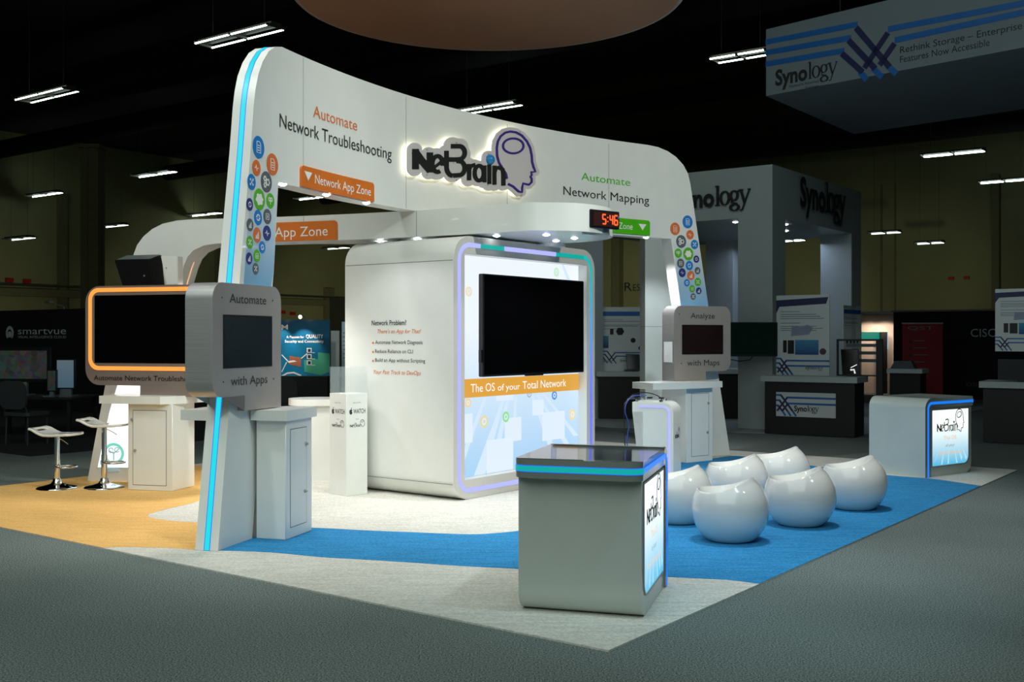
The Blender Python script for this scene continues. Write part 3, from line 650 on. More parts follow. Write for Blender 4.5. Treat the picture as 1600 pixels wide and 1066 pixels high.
bm = new(); slab(bm, FS, rect(0.362, 0.10, 0.368, 0.125), 0.002, 0.003); link_obj('status_light', bm, L_BLUE, clk, smooth=0)
ACR = glass('clear_acrylic', (205, 220, 222), 0.03, 0.09)
bm = new(); bx(bm, -0.05, 0.058, -0.065, 0.30, 0.066, 0.10); link_obj('bracket', bm, glass('grey_acrylic', (130, 145, 150), 0.05, 0.55), clk, smooth=0)

def inv_plane(P, D, px, py):
    """photo direction -> (distance along D from P, height) on a vertical plane"""
    k = (px - CX) / F; t = (k * P[1] - P[0]) / (D[0] - k * D[1]); y = P[1] + t * D[1]
    return t, EYE + (CY - py) / F * y

# ================================================================== the display tower
TO = Vector((-0.465, 10.2)) - A * 0.14
TWL, THT, TDP = 2.46, 2.50, 1.42
tower = thing('display_tower', 'white rounded display tower with a lit blue graphic panel and lavender light ring', 'display tower', (TO.x, TO.y, 0.0105), HEAD)
NQ = 8
def even(x0, z0, x1, z1, r): return rrect(x0, z0, x1, z1, r, NQ)
o0 = even(0, 0, TWL, THT, 0.23); ia = even(0.166, 0.19, TWL - 0.166, THT - 0.17, 0.012)
bm = new(); S0 = face()
n = len(o0)
def loop(pts, y): return [bm.verts.new((x, y, z)) for x, z in pts]
L0, L1, L2, L3, L4 = loop(o0, 0.0), loop(ia, 0.0), loop(ia, 0.11), loop(o0, 0.0), loop(o0, TDP)
for a_, b_ in ((L0, L1), (L1, L2), (L3, L4)):
    for i in range(n):
        j = (i + 1) % n; bm.faces.new((a_[i], a_[j], b_[j], b_[i]))
bm.faces.new(L4)
link_obj('tower_shell', bm, WHITE, tower, smooth=50)
bm = new(); ring(bm, S0, even(0.004, 0.004, TWL - 0.004, THT - 0.004, 0.226), even(0.164, 0.188, TWL - 0.164, THT - 0.168, 0.012), 0.0, 0.004); link_obj('front_frame', bm, FRAME, tower, smooth=0)
ro = even(0.063, 0.063, TWL - 0.063, THT - 0.063, 0.17); ri = even(0.106, 0.106, TWL - 0.106, THT - 0.106, 0.128)
q = NQ + 1
def seg_ring(i0, i1, m):
    bm = new(); ring(bm, S0, ro, ri, 0.004, 0.008, i0, i1); return link_obj('light_ring', bm, m, tower, smooth=0)
# corner order: bottom-left, bottom-right, top-right, top-left
L_RIGHT = emit('violet_blue_led', (110, 120, 255), 1.1, (30, 175, 175), 2, 0.9, 2.3)
bm = new(); ring(bm, S0, ro, ri, 0.004, 0.008, 3 * q, 4 * q); ring(bm, S0, ro, ri, 0.004, 0.008, 0, 2 * q - 1); link_obj('light_ring', bm, L_LAV, tower, smooth=0)
bm = new(); ring(bm, S0, ro, ri, 0.004, 0.008, 2 * q - 1, 3 * q - 1); o = link_obj('light_ring', bm, L_RIGHT, tower, smooth=0); o['label'] = 'right side of the light ring, teal fading to violet'
x0, x1 = 0.44, 0.60
def top_seg(xa, xb, m):
    bm = new(); slab(bm, S0, rect(xa, THT - 0.106, xb, THT - 0.063), 0.004, 0.0082); return link_obj('light_ring', bm, m, tower, smooth=0)
def tx(px): return inv_plane(TO, A, px, 400)[0]
e = [0.255, tx(750), tx(787), tx(868), TWL - 0.233]
top_seg(0.232, e[1], L_LAV); top_seg(e[1], e[2], L_TEAL); top_seg(e[2], e[3], L_LAV); o = top_seg(e[3], TWL - 0.232, L_TEAL)  # teal lengths put the shadow bands across the ring into its colour
# lit graphic behind
PAN = emit('lit_panel', (170, 212, 246), 1.0, (240, 248, 255), 2, 0.25, 1.65)
GX0, GX1, GZ0, GZ1 = 0.168, TWL - 0.168, 0.192, THT - 0.172
SP = face(0.109)
bm = new(); slab(bm, SP, rect(GX0, GZ0, GX1, GZ1), 0, 0.002); gp_ = link_obj('lit_graphic', bm, PAN, tower, smooth=0)
RAY = emit('lit_ray', (214, 234, 252), 1.0); CARD = emit('lit_card', (226, 240, 254), 1.0)
cxr, czr = GX0 + 1.05, 1.25
bm = new()
def tri_ray(x0b, x1b, xt, zb, zt, dd): slab(bm, SP, [(x0b, zb), (x1b, zb), (xt + 0.02, zt), (xt - 0.02, zt)], 0, dd)
for i, (a_, b_, t_, zb, zt) in enumerate(((0.44, 0.62, 0.92, GZ0, 0.92), (0.80, 0.88, 1.0, 0.5, 0.93), (1.07, 1.13, 1.12, 0.5, 0.93), (GX0, 0.26, 0.62, GZ0 + 0.1, 0.94), (1.72, 1.82, 1.42, 0.36, 0.93), (2.02, 2.12, 1.52, 0.36, 0.93), (2.2, GX1, 1.62, 0.45, 0.94), (2.20, GX1, 1.98, 1.95, GZ1))):
    bm = new(); tri_ray(a_, b_, t_, zb, zt, 0.003 + 0.0001 * i); link_obj('light_ray', bm, RAY, gp_, smooth=0)

for (a_, b_, c_, d_) in ((GX0 + 0.002, 0.52, 0.42, 0.80), (0.64, GZ0 + 0.002, 1.08, 0.52), (0.80, 0.90, 1.08, 0.965), (1.42, 0.72, 1.62, 0.88), (1.60, 0.44, 2.02, 0.74), (0.94, 0.48, 1.22, 0.72)):
    bm = new(); slab(bm, SP, rect(a_, b_, c_, d_), 0, 0.004); link_obj('screenshot_card', bm, CARD, gp_, smooth=0)
for (a_, b_, r_, c_) in ((0.35, 0.905, 0.045, (240, 214, 160)), (0.60, 0.71, 0.065, (226, 220, 176)), (0.955, 0.735, 0.055, (150, 226, 150)), (1.82, 0.915, 0.048, (90, 150, 225)), (2.17, 0.69, 0.06, (240, 220, 170)), (1.36, 0.95, 0.04, (170, 190, 210)),
                         (0.36, 1.98, 0.05, (240, 226, 190)), (0.20, 1.80, 0.03, (150, 230, 110)), (1.86, 2.24, 0.05, (200, 240, 200)), (0.20, 2.27, 0.03, (180, 190, 240)), (GX0 + 0.06, 0.27, 0.05, (120, 180, 240))):
    bm = new(); slab(bm, SP, disc(a_, b_, r_, 20), 0, 0.0055); o = link_obj('network_icon', bm, emit('lit_icon_%d_%d_%d' % c_, c_, 1.0), gp_, smooth=0)
    bm = new(); ring(bm, SP, disc(a_, b_, r_ * 0.55, 14), disc(a_, b_, r_ * 0.3, 14), 0.0055, 0.0065); link_obj('icon_symbol', bm, CARD, o, smooth=0)
bm = new(); slab(bm, SP, rect(GX0, 0.955, GX1, 1.135), 0, 0.008); bn = link_obj('orange_banner', bm, emit('lit_orange_banner', (226, 164, 62), 1.0), tower, smooth=0)
LITW2 = emit('lit_white_lettering', (255, 255, 255), 1.0)
letter_part(SP, bn, LITW2, [('The OS', 0.385, 0.765, 1.005, 0.085), ('of your', 0.815, 1.19, 1.005, 0.068), ('Total Network', 1.235, 2.04, 1.005, 0.085)], d=0.0095)
# lettering on the left side wall
SL = Plane((0, 0, 0), (0, -1, 0), (0, 0, 1), (-1, 0, 0))
def tl(px, py): t, z = inv_plane(TO, B, px, py); return -t, z - 0.0105
rows = [(TEXT, 'Network Problem?', (581, 509), (635, 507.5), 8.0, 0), (TEXT_O, "There's an App for That!", (590, 521), (658, 520.5), 6.5, 0.25), (TEXT, 'Automate Network Diagnosis', (586.5, 538), (660.5, 537.5), 6.0, 0),
        (TEXT, 'Reduce Reliance on CLI', (586.5, 552), (645.5, 552), 6.0, 0), (TEXT, 'Build an App without Scripting', (586.5, 566), (664.5, 566.3), 6.0, 0), (TEXT_O, 'Your Fast Track to DevOps', (584, 585), (658, 585.5), 6.5, 0.25)]
for m_, body, p0, p1, cp, sh in rows:
    a0, z0 = tl(*p0); a1, z1 = tl(*p1); cap = tl(p0[0], p0[1] - cp)[1] - z0
    letter_part(SL, tower, m_, [(body, a0, a1, (z0 + z1) / 2, cap)], d=0.003, shear=sh, bold=0.012 if body.endswith('?') else 0.0)
bm = new()
for py in (536, 550, 564):
    a0, z0 = tl(583, py); slab(bm, SL, disc(a0, z0, 0.011, 10), 0, 0.003)
link_obj('bullet', bm, TEXT_O, tower, smooth=0)
bm = new()
for z in (0.16, 2.26): stroke(bm, SL, [(-TDP + 0.01, z), (-0.005, z)], 0.005, 0, 0.0008)
link_obj('panel_seam', bm, SEAM, tower, smooth=0)

# the big television hung in front of the lit panel
tq = inv_plane(TO, A, 755, 429)[0]; tr_ = tq + 1.79
tv = thing('television', 'large black wall-hung television in front of the lit blue tower panel', 'television', tuple(TO + A * tq) + (1.165,), HEAD)
bm = new(); bx(bm, 0, 0.0, 0, 1.79, 0.06, 1.0); bmesh.ops.bevel(bm, geom=bm.edges[:], offset=0.006, segments=2, affect='EDGES'); link_obj('bezel', bm, BLACK, tv)
bm = new(); slab(bm, face(), rect(0.018, 0.022, 1.772, 0.984), 0.0, 0.0015); link_obj('screen', bm, SCREEN, tv, smooth=0)
bm = new(); bx(bm, 0.45, 0.06, 0.2, 1.35, 0.103, 0.8); link_obj('wall_mount', bm, DARKTRIM, tv, smooth=0)
bm = new(); bx(bm, -0.022, 0.01, 0.14, 0.0, 0.04, 0.26); link_obj('side_connector', bm, BLACK, tv, smooth=0)
bm = new(); bx(bm, 0.72, 0.005, -0.012, 1.02, 0.03, 0.0); link_obj('logo_tab', bm, BLACK, tv, smooth=0)

# ================================================================== lit reception counters
LIT_SIGN = emit('lit_counter_sign', (84, 176, 214), 1.15, (244, 252, 246), 2, 0.12, 0.55)
def counter(label, loc, ax, mirror, led_front, led_end, name='lit_counter'):
    """local x runs along the lit face from the waterfall end (0) to the overhang end (0.94); mirror flips x"""
    rz = math.atan2(ax.y, ax.x); t = thing(name, label, 'counter', (loc[0], loc[1], 0.0105), rz, 'lit reception counters')
    s = -1 if mirror else 1; Sf = Plane((0, 0, 0), (s, 0, 0), (0, 0, 1), (0, -1, 0)); Ln, Dp, Ht, Tk = 0.96, 0.72, 0.865, 0.105
    def fl(bm):
        if mirror:
            for v in bm.verts: v.co.x *= -1
        return bm
    # body: rounded bottom corner at the overhang end
    prof = [(Tk - 0.01, 0), (Ln - 0.17, 0)] + arcpts(Ln - 0.17, 0.12, 0.12, -90, 0, 8)[1:] + [(Ln - 0.05, Ht - Tk + 0.005), (Tk - 0.01, Ht - Tk + 0.005)]
    bm = new(); a = [bm.verts.new((x, 0.012, z)) for x, z in prof]; b = [bm.verts.new((x, Dp - 0.012, z)) for x, z in prof]; k = len(prof)
    bm.faces.new(a); bm.faces.new(list(reversed(b)))
    for i in range(k): bm.faces.new((a[i], a[(i + 1) % k], b[(i + 1) % k], b[i]))
    link_obj('counter_body', fl(bm), GREYLAM, t, smooth=30)
    # slab with waterfall: an L profile with a big outer radius, rounded in plan at the overhang end
    prof = [(0, 0), (Tk, 0), (Tk, Ht - Tk - 0.03)] + arcpts(Tk + 0.03, Ht - Tk - 0.03, 0.03, 180, 90, 4)[1:] + [(Ln - 0.045, Ht - Tk), (Ln - 0.045, Ht)] + arcpts(0.12, Ht - 0.12, 0.12, 90, 180, 10)
    bm = new(); a = [bm.verts.new((x, 0.0, z)) for x, z in prof]; b = [bm.verts.new((x, Dp, z)) for x, z in prof]; k = len(prof)
    bm.faces.new(a); bm.faces.new(list(reversed(b)))
    for i in range(k): bm.faces.new((a[i], a[(i + 1) % k], b[(i + 1) % k], b[i]))
    R = 0.07; cap = [(Ln - 0.045, 0)] + [(Ln - 0.045 + 0.07 * math.sin(math.radians(q_)) , 0.09 - 0.09 * math.cos(math.radians(q_))) for q_ in range(10, 91, 10)] + [(Ln + 0.025, Dp - 0.09)] + [(Ln - 0.045 + 0.07 * math.cos(math.radians(q_)), Dp - 0.09 + 0.09 * math.sin(math.radians(q_))) for q_ in range(10, 91, 10)]
    prism(bm, cap, Ht - Tk, Ht)
    link_obj('countertop', fl(bm), DARKLAM, t, smooth=30)
    skin = [(-0.002, 0.0), (-0.002, Ht - 0.12)] + arcpts(0.12, Ht - 0.12, 0.122, 180, 90, 10)[1:] + [(0.16, Ht + 0.002)]
    bm = new()
    for (p, q_) in zip(skin, skin[1:]): bm.faces.new([bm.verts.new(c) for c in ((p[0], 0.001, p[1]), (p[0], Dp - 0.001, p[1]), (q_[0], Dp - 0.001, q_[1]), (q_[0], 0.001, q_[1]))])
    link_obj('waterfall_panel', fl(bm), GREYLAM, t, smooth=40)
    # light strip: floor, up the waterfall, along the top, round the end
    mid = Tk / 2; w = 0.030
    path = [(mid, 0.004), (mid, Ht - 0.12)] + arcpts(0.12, Ht - 0.12, 0.12 - mid, 180, 90, 10) + [(Ln - 0.045, Ht - mid)]
    bm = new(); stroke(bm, Plane((0, 0, 0), (1, 0, 0), (0, 0, 1), (0, -1, 0)), path, w, -0.001, 0.003); link_obj('led_strip', fl(bm), led_front, t, smooth=0)
    bm = new(); pts = cap
    def band(h, d):
        for (p, q_) in zip(pts, pts[1:]):
            nx, ny = (q_[1] - p[1]), -(q_[0] - p[0]); l = math.hypot(nx, ny); nx, ny = nx / l * d, ny / l * d
            bm.faces.new([bm.verts.new(c) for c in ((p[0] + nx, p[1] + ny, Ht - mid - h), (q_[0] + nx, q_[1] + ny, Ht - mid - h), (q_[0] + nx, q_[1] + ny, Ht - mid + h), (p[0] + nx, p[1] + ny, Ht - mid + h))])
    band(0.019, 0.0012); link_obj('led_edge', fl(bm), L_CYANEDGE if led_end is L_TEAL else led_end, t, smooth=0)
    bm = new(); band(0.014, 0.0025); link_obj('led_strip', fl(bm), led_end, t, smooth=0)
    # lit sign with its raised trim
    pa, pb, pz0, pz1 = 0.14, Ln - 0.115, 0.115, Ht - Tk - 0.03
    rr = (0.006, 0.085, 0.006, 0.006); oo = rrect(pa - 0.012, pz0 - 0.012, pb + 0.012, pz1 + 0.012, (0.012, 0.097, 0.012, 0.012)); ii = rrect(pa, pz0, pb, pz1, rr)
    S1 = Plane((0, 0.012, 0), (1, 0, 0), (0, 0, 1), (0, -1, 0))
    bm = new(); slab(bm, S1, ii, 0, 0.003); lp = link_obj('light_panel', fl(bm), LIT_SIGN, t, smooth=0)
    bm = new(); ring(bm, S1, oo, ii, 0, 0.006); link_obj('panel_trim', fl(bm), STEEL_F, t, smooth=0)
    # artwork always reads left to right, seen from outside
    lo, hi = (-pb, -pa) if mirror else (pa, pb); wd = hi - lo
    S2 = Plane((0, 0.012, 0), (1, 0, 0), (0, 0, 1), (0, -1, 0))
    logo(lp, S2, lo + wd * 0.12, pz0 + 0.375, wd * 0.78, 0.0045, LOGO_K, PURPLE, thin=0.62)
    LO = emit('lit_orange_lettering', (238, 188, 140), 1.0); LG = emit('lit_grey_lettering', (120, 150, 160), 0.9)
    letter_part(S2, lp, LO, [('The OS', lo + wd * 0.31, lo + wd * 0.66, pz0 + 0.28, 0.045), ('Total Network', lo + wd * 0.15, lo + wd * 0.84, pz0 + 0.115, 0.045)], d=0.0045)
    letter_part(S2, lp, LG, [('of your', lo + wd * 0.36, lo + wd * 0.61, pz0 + 0.20, 0.036)], d=0.0045)
    RP = emit('lit_ray_print', (168, 220, 240), 1.1)
    for xb, xt in ((0.05, 0.2), (0.24, 0.33), (0.42, 0.45), (0.66, 0.6), (0.80, 0.70), (0.93, 0.80)):
        bm = new(); mid_ = 0.1 < xb < 0.8
        slab(bm, S2, [(lo + wd * xb, pz0 + (0.01 if mid_ else 0.03)), (lo + wd * (xb + 0.035), pz0 + (0.01 if mid_ else 0.06)), (lo + wd * (xt + 0.012), pz0 + 0.2), (lo + wd * xt, pz0 + 0.2)], 0.003, 0.0036); link_obj('light_ray', bm, RP, lp, smooth=0)
    return t
u1 = Vector((0.283, 0.959)); near = Vector((0.747, 5.98))
counter('dark grey front counter with a teal light strip on its top edge', tuple(near + u1 * 0.80), u1, True, L_BLUE, L_TEAL)
c2 = ground(1446, 748.6)
counter('grey counter at far right with a blue light strip, beyond the ball chairs', (c2.x, c2.y), Vector((0.81, 0.586)), False, L_BLUE, L_BLUE)

# ================================================================== ball chairs
def ball_chair(label, loc, rz):
    t = thing('ball_chair', label, 'chair', (loc[0], loc[1], 0.0125), rz, 'white ball chairs in two rows on the blue carpet')
    R, zc, N = 0.29, 0.235, 56
    def cut(x): return 0.390 - 0.31 * x + 0.95 * x * x if x > -0.15 else 0.390 + 0.31 * 0.15 + 0.95 * 0.0225 - 0.20 * (x + 0.15)
    bm = new(); cols = []; seat_cols = []
    for k in range(N):
        ph = 2 * math.pi * k / N; c, s = math.cos(ph), math.sin(ph)
        lo, hi = 0.05, math.pi / 2 + 1.0                     # polar angle from the top
        for _ in range(40):
            th = (lo + hi) / 2
            if zc + R * math.cos(th) > cut(R * math.sin(th) * c): lo = th
            else: hi = th
        tr = hi; tb = math.pi - math.asin(0.165 / R)
        col = []
        for i in range(19):
            th = tb + (tr - tb) * i / 18; col.append(Vector((R * math.sin(th) * c, R * math.sin(th) * s, zc + R * math.cos(th))))
        rim = col[-1]; rr = math.hypot(rim.x, rim.y)
        for q_, (f_, dz) in enumerate(((0.975, 0.010), (0.945, 0.012), (0.92, 0.004))):
            col.append(Vector((rim.x * f_, rim.y * f_, rim.z + dz)))
        cols.append(col)
        e_ = col[-1]; sc = []
        ctr = Vector((0.03, 0, 0.285))
        for i in range(9):
            w = i / 8; p = e_.lerp(ctr, w); p.z = ctr.z + (e_.z - ctr.z) * (1 - w) ** 2.0; sc.append(p)
        seat_cols.append(sc)
    V = [[bm.verts.new(p) for p in c] for c in cols]
    for k in range(N):
        a, b = V[k], V[(k + 1) % N]
        for i in range(len(a) - 1): bm.faces.new((a[i], b[i], b[i + 1], a[i + 1]))
    for v in [V[k][0] for k in range(N)]: v.co.z = max(0.0, v.co.z)
    zmin = min(V[k][0].co.z for k in range(N))
    bm.faces.new([V[k][0] for k in range(N)])
    for v in bm.verts: v.co.z -= zmin
    link_obj('shell', bm, WHITE_G, t, smooth=60)
    bm = new(); V = [[bm.verts.new(p - Vector((0, 0, zmin))) for p in c[:-1]] for c in seat_cols]; cv = bm.verts.new(Vector((0.03, 0, 0.285 - zmin)))
    for k in range(N):
        a, b = V[k], V[(k + 1) % N]
        for i in range(len(a) - 1): bm.faces.new((a[i], b[i], b[i + 1], a[i + 1]))
        bm.faces.new((a[-1], b[-1], cv))
    link_obj('seat', bm, WHITE_G, t, smooth=60)
    return t
FACE_TV = math.radians(163)
ch0 = None
for px, py, lab, da in ((1141, 846, 'nearest white ball chair, closest to the front counter', -0.10), (1250, 822, 'middle white ball chair of the front row along the carpet edge', 0.0), (1334, 796.5, 'white ball chair of the front row nearest the far right counter', 0.05),
                        (1060, 818, 'white ball chair half hidden behind the dark front counter', 0.0), (1151, 793, 'middle white ball chair of the back row', 0.0), (1218, 776, 'farthest white ball chair at the back of the group', 0.0)):
    g = ground(px, py)
    if ch0 is None: ch0 = ball_chair(lab, (g.x, g.y), FACE_TV + da)
    else:
        c = copy_tree(ch0); c.location = (g.x, g.y, 0.0125); c.rotation_euler = (0, 0, FACE_TV + da); c['label'] = lab

# ================================================================== screen kiosks around the arch legs
def local_inv(P, X):
    return lambda px, py: inv_plane(P, X, px, py)
def kiosk(label, P, X, neck, screen, lines, dots, srgb):
    t = thing('screen_kiosk', label, 'kiosk', (P[0], P[1], 1.003), math.atan2(X[1], X[0]), 'metal screen kiosks on the arch legs'); f = local_inv(P, X)
    Wd, z0, z1, r, D = 0.945, 0.115, 0.94, 0.12, 0.225
    if neck == 'right': pts = [(0.42, z0), (0.42, 0), (Wd, 0)] + arcpts(Wd - r, z1 - r, r, 0, 90, 8) + arcpts(r, z1 - r, r, 90, 180, 8) + arcpts(r, z0 + r, r, 180, 270, 8)
    else: pts = [(0, 0), (0.525, 0), (0.525, z0)] + arcpts(Wd - r, z0 + r, r, -90, 0, 8) + arcpts(Wd - r, z1 - r, r, 0, 90, 8) + arcpts(r, z1 - r, r, 90, 180, 8)
    bm = new(); slab(bm, face(0.004), pts, -D + 0.004, 0, back=True); link_obj('housing', bm, STEEL, t, smooth=35)
    bm = new(); slab(bm, face(0.004), pts, 0, 0.004); fp = link_obj('face_plate', bm, STEEL_F, t, smooth=20)
    (a0, b0), (a1, b1) = f(*screen[0]), f(*screen[1]); zz = 1.003; h0, h1 = b1 - zz, b0 - zz
    bm = new(); slab(bm, face(), rect(a0, h0, a1, h1), 0, 0.001); link_obj('screen', bm, srgb, t, smooth=0)
    fr = rect(a0, h0, a1, h1); g = 0.008; bm = new(); ring(bm, face(), rect(a0 - g, h0 - g, a1 + g, h1 + g), fr, 0, 0.003); link_obj('screen_bezel', bm, BLACK, t, smooth=0)
    for body, p0, p1, cp in lines:
        x0, q0 = f(*p0); x1, q1 = f(*p1); cap = f(p0[0], p0[1] - cp)[1] - q0
        letter_part(face(), t, TEXT, [(body, x0, x1, (q0 + q1) / 2 - zz, cap)], d=0.0025)
    for d_ in dots:
        x0, q0 = f(*d_); bm = new(); slab(bm, face(), disc(x0, q0 - zz, 0.007, 10), 0, 0.003); link_obj('screw', bm, CHROME, t, smooth=0)
    return t
KL = kiosk('brushed metal screen kiosk on the near left arch leg above the cyan light strip', (-2.114, 7.634), (0.309, 0.951), 'right', ((349.4, 493.4), (424, 571)),
      [('Automate', (358.5, 473.5), (415.5, 475.5), 15.0), ('with Apps', (360.5, 603), (417.5, 598.5), 15.0)], ((346.5, 465), (425.5, 470), (348.5, 597), (427, 592)), SCREEN_G)
KR = kiosk('brushed metal screen kiosk on the right arch leg near the ball chairs', (2.006, 13.4), (0.85, 0.527), 'left', ((1066.3, 508.5), (1129, 552.5)),
      [('Analyze', (1079, 498), (1116.5, 497.5), 9.0), ('with Maps', (1073.5, 571.5), (1124, 571), 9.5)], ((1061, 491), (1064.5, 568)), mat('dark_red_screen_glass', (36, 24, 24), 0.1, var=0.3, scale=2))
bm = new(); bx(bm, -0.0025, 0.03, 0.235, 0, 0.19, 0.49); o = link_obj('paper_notice', bm, mat('white_paper', (236, 238, 240), 0.8), KR, smooth=0); o['label'] = 'white paper notice on the side'

# wide screen kiosk with an orange light ring on the far left leg
XR = Vector((0.955, -0.297)).normalized(); PR = at(133.5, 500, 11.28)
rk = thing('ring_lit_screen_kiosk', 'wide dark screen framed by an orange light ring, behind the bar stools', 'kiosk', (PR.x, PR.y, 0.947), math.atan2(XR.y, XR.x)); f = local_inv((PR.x, PR.y), XR)
x1 = f(352, 500)[0]; zt = f(162, 447)[1] - 0.947; zb_ = f(162, 602)[1] - 0.947; r = 0.17; xn = f(219, 600)[0]
pts = [(xn, zb_), (xn, 0), (x1, 0)] + arcpts(x1 - r, zt - r, r, 0, 90, 8) + arcpts(r, zt - r, r, 90, 180, 8) + arcpts(r, zb_ + r, r, 180, 270, 8)
TAUPE = mat('taupe_metal', (150, 132, 124), 0.42, 0.3, var=0.03)
bm = new(); slab(bm, face(0.0), pts, -0.16, 0, back=True); link_obj('housing', bm, TAUPE, rk, smooth=35)
r0, r1 = f(138.3, 450.5), f(347, 578.6); zr1, zr0 = r0[1] - 0.947, f(160, 578.6)[1] - 0.947; w_ = 0.042
bm = new(); ring(bm, face(), rrect(r0[0], zr0, r1[0], zr1, 0.12, 8), rrect(r0[0] + w_, zr0 + w_, r1[0] - w_, zr1 - w_, 0.085, 8), 0, 0.004); link_obj('light_ring', bm, L_ORANGE, rk, smooth=0)
s0, s1 = f(148, 462), f(340, 567); zs1, zs0 = s0[1] - 0.947, f(148, 567)[1] - 0.947
bm = new(); slab(bm, face(), rect(s0[0], zs0, s1[0], zs1), 0, 0.003); link_obj('screen', bm, SCREEN, rk, smooth=0)
t0, b0 = f(147, 594); t1, _ = f(292, 593.5); letter_part(face(), rk, BLACK, [('Automate Network Troubleshooting', t0, t0 + (t1 - t0) * 1.17, b0 - 0.947, 0.055)], d=0.003)
# black case tilted on top of it, white box beside
ztop = 0.947 + zt
def on_rk(px): d = f(px, 450)[0]; return PR.xy + XR * d
q = on_rk(180) + Vector((-XR.y, XR.x)) * 0.015
cs = thing('equipment_case', 'black tapered equipment case sitting on top of the orange-ringed screen kiosk', 'case', (q.x, q.y, ztop), math.atan2(XR.y, XR.x))
bm = new(); v = [bm.verts.new(c) for c in ((0.05, 0.03, 0), (0.43, 0.03, 0), (0.50, 0.13, 0), (0.08, 0.13, 0), (-0.02, -0.01, 0.265), (0.41, -0.01, 0.265), (0.465, 0.13, 0.32), (0.04, 0.13, 0.32))]
for ff in ((3, 2, 1, 0), (4, 5, 6, 7), (0, 1, 5, 4), (1, 2, 6, 5), (2, 3, 7, 6), (3, 0, 4, 7)): bm.faces.new([v[i] for i in ff])
bmesh.ops.bevel(bm, geom=bm.edges[:], offset=0.008, segments=2, affect='EDGES'); link_obj('case_body', bm, BLACK, cs)
bm = new(); v = [bm.verts.new(c) for c in ((-0.005, -0.003, 0.267), (0.40, -0.003, 0.267), (0.45, 0.12, 0.323), (0.045, 0.12, 0.323))]; bm.faces.new(v); link_obj('lid', bm, mat('grey_lid', (96, 104, 104), 0.4), cs, smooth=0)
bm = new(); slab(bm, Plane((0.33, 0.0185, 0.10), (1, 0, 0), (0, -0.15, 1), (0, -1, 0)), disc(0, 0, 0.010, 10), 0, 0.006); link_obj('latch', bm, STEEL, cs)
q = on_rk(248) + Vector((-XR.y, XR.x)) * 0.03
wb = thing('white_box', 'small white box beside the black case on top of the orange-ringed kiosk', 'box', (q.x, q.y, ztop), math.atan2(XR.y, XR.x))
bm = new(); v = [bm.verts.new(c) for c in ((0.07, 0.0, 0), (0.20, 0.0, 0), (0.20, 0.10, 0), (0.07, 0.10, 0), (0.0, 0.0, 0.30), (0.20, 0.0, 0.29), (0.20, 0.10, 0.29), (0.0, 0.10, 0.30))]
for ff in ((3, 2, 1, 0), (4, 5, 6, 7), (0, 1, 5, 4), (1, 2, 6, 5), (2, 3, 7, 6), (3, 0, 4, 7)): bm.faces.new([v[i] for i in ff])
bmesh.ops.bevel(bm, geom=bm.edges[:], offset=0.006, segments=2, affect='EDGES'); link_obj('box_body', bm, WHITE, wb)
bm = new(); slab(bm, face(), disc(0.07, 0.175, 0.008, 10), 0, 0.004); link_obj('screw', bm, STEEL, wb)

# ================================================================== cabinets under the kiosks
def cabinet(label, P, X, Wd, D, H_, tops, door, knobs, back=0):
    t = thing('kiosk_cabinet', label, 'cabinet', (P[0], P[1], 0.0125), math.atan2(X[1], X[0]), 'white storage cabinets under the kiosks')
    bm = new(); bx(bm, 0, 0, 0, Wd, D, H_); bmesh.ops.bevel(bm, geom=bm.edges[:], offset=0.004, segments=1, affect='EDGES'); link_obj('cabinet_body', bm, WHITE, t)
    for pts in tops:
        bm = new(); prism(bm, pts, H_ + 0.0005, H_ + 0.078); link_obj('countertop', bm, WHITE, t, smooth=30)
    if back: bm = new(); bx(bm, 0.05, D + 0.001, 0, Wd - 0.02, D + back, H_ - 0.01); link_obj('gap_shade_panel', bm, mat('shade_grey_panel', (150, 156, 152), 0.6), t, smooth=0)  # added panel, greyed for the shade in the gap beside the arch leg
    x0, z0, x1, z1 = door; bm = new(); slab(bm, face(), rect(x0, z0, x1, z1), 0, 0.002); d = link_obj('door', bm, WHITE, t, smooth=0)
    g = 0.005; bm = new(); ring(bm, face(), rect(x0 - g, z0 - g, x1 + g, z1 + g), rect(x0, z0, x1, z1), 0, 0.001); link_obj('door_gap', bm, mat('door_gap', (70, 74, 76), 0.7), t, smooth=0)
    for kx, kz in knobs:
        bm = new(); slab(bm, face(), disc(kx, kz, 0.014, 12), 0.002, 0.014); slab(bm, face(), disc(kx, kz, 0.007, 10), 0.014, 0.026); link_obj('lock', bm, STEEL, d)
    return t
X1 = Vector((0.28, 0.96)); cabinet('white cabinet beside the near left arch leg, standing on the blue carpet', (-1.713, 8.19), X1, 0.43, 0.25, 0.905, ([(-0.05, -0.03), (0.46, -0.03)] + arcpts(0.40, 0.16, 0.10, 0, 90, 5) + [(-0.05, 0.27)], [(-0.17, 0.49), (0.33, 0.49), (0.33, 0.80), (-0.17, 0.80)]), (0.075, 0.085, 0.335, 0.83), ((0.32, 0.70), (0.305, 0.33)), back=0.07)
X2 = Vector((0.97, -0.243)); cabinet('white cabinet with a beige-lit door behind the bar stools', (-3.87, 10.9), X2, 0.50, 0.42, 0.868, ([(-0.29, -0.06), (0.40, -0.06), (0.52, 0.04), (0.62, 0.42), (-0.29, 0.42)],), (0.06, 0.055, 0.43, 0.80), ((0.05, 0.71), (0.085, 0.40)))
X3 = Vector((0.80, 0.60)); cabinet('white cabinet with a lock door under the right arch leg, behind the ball chairs', (2.125, 13.2), X3, 0.47, 0.42, 0.912, ([(-0.58, -0.02), (-0.1, -0.10), (0.56, -0.08), (0.60, 0.10), (0.5, 0.42), (-0.5, 0.42)],), (0.095, 0.075, 0.395, 0.84), ((0.385, 0.72), (0.37, 0.36)))
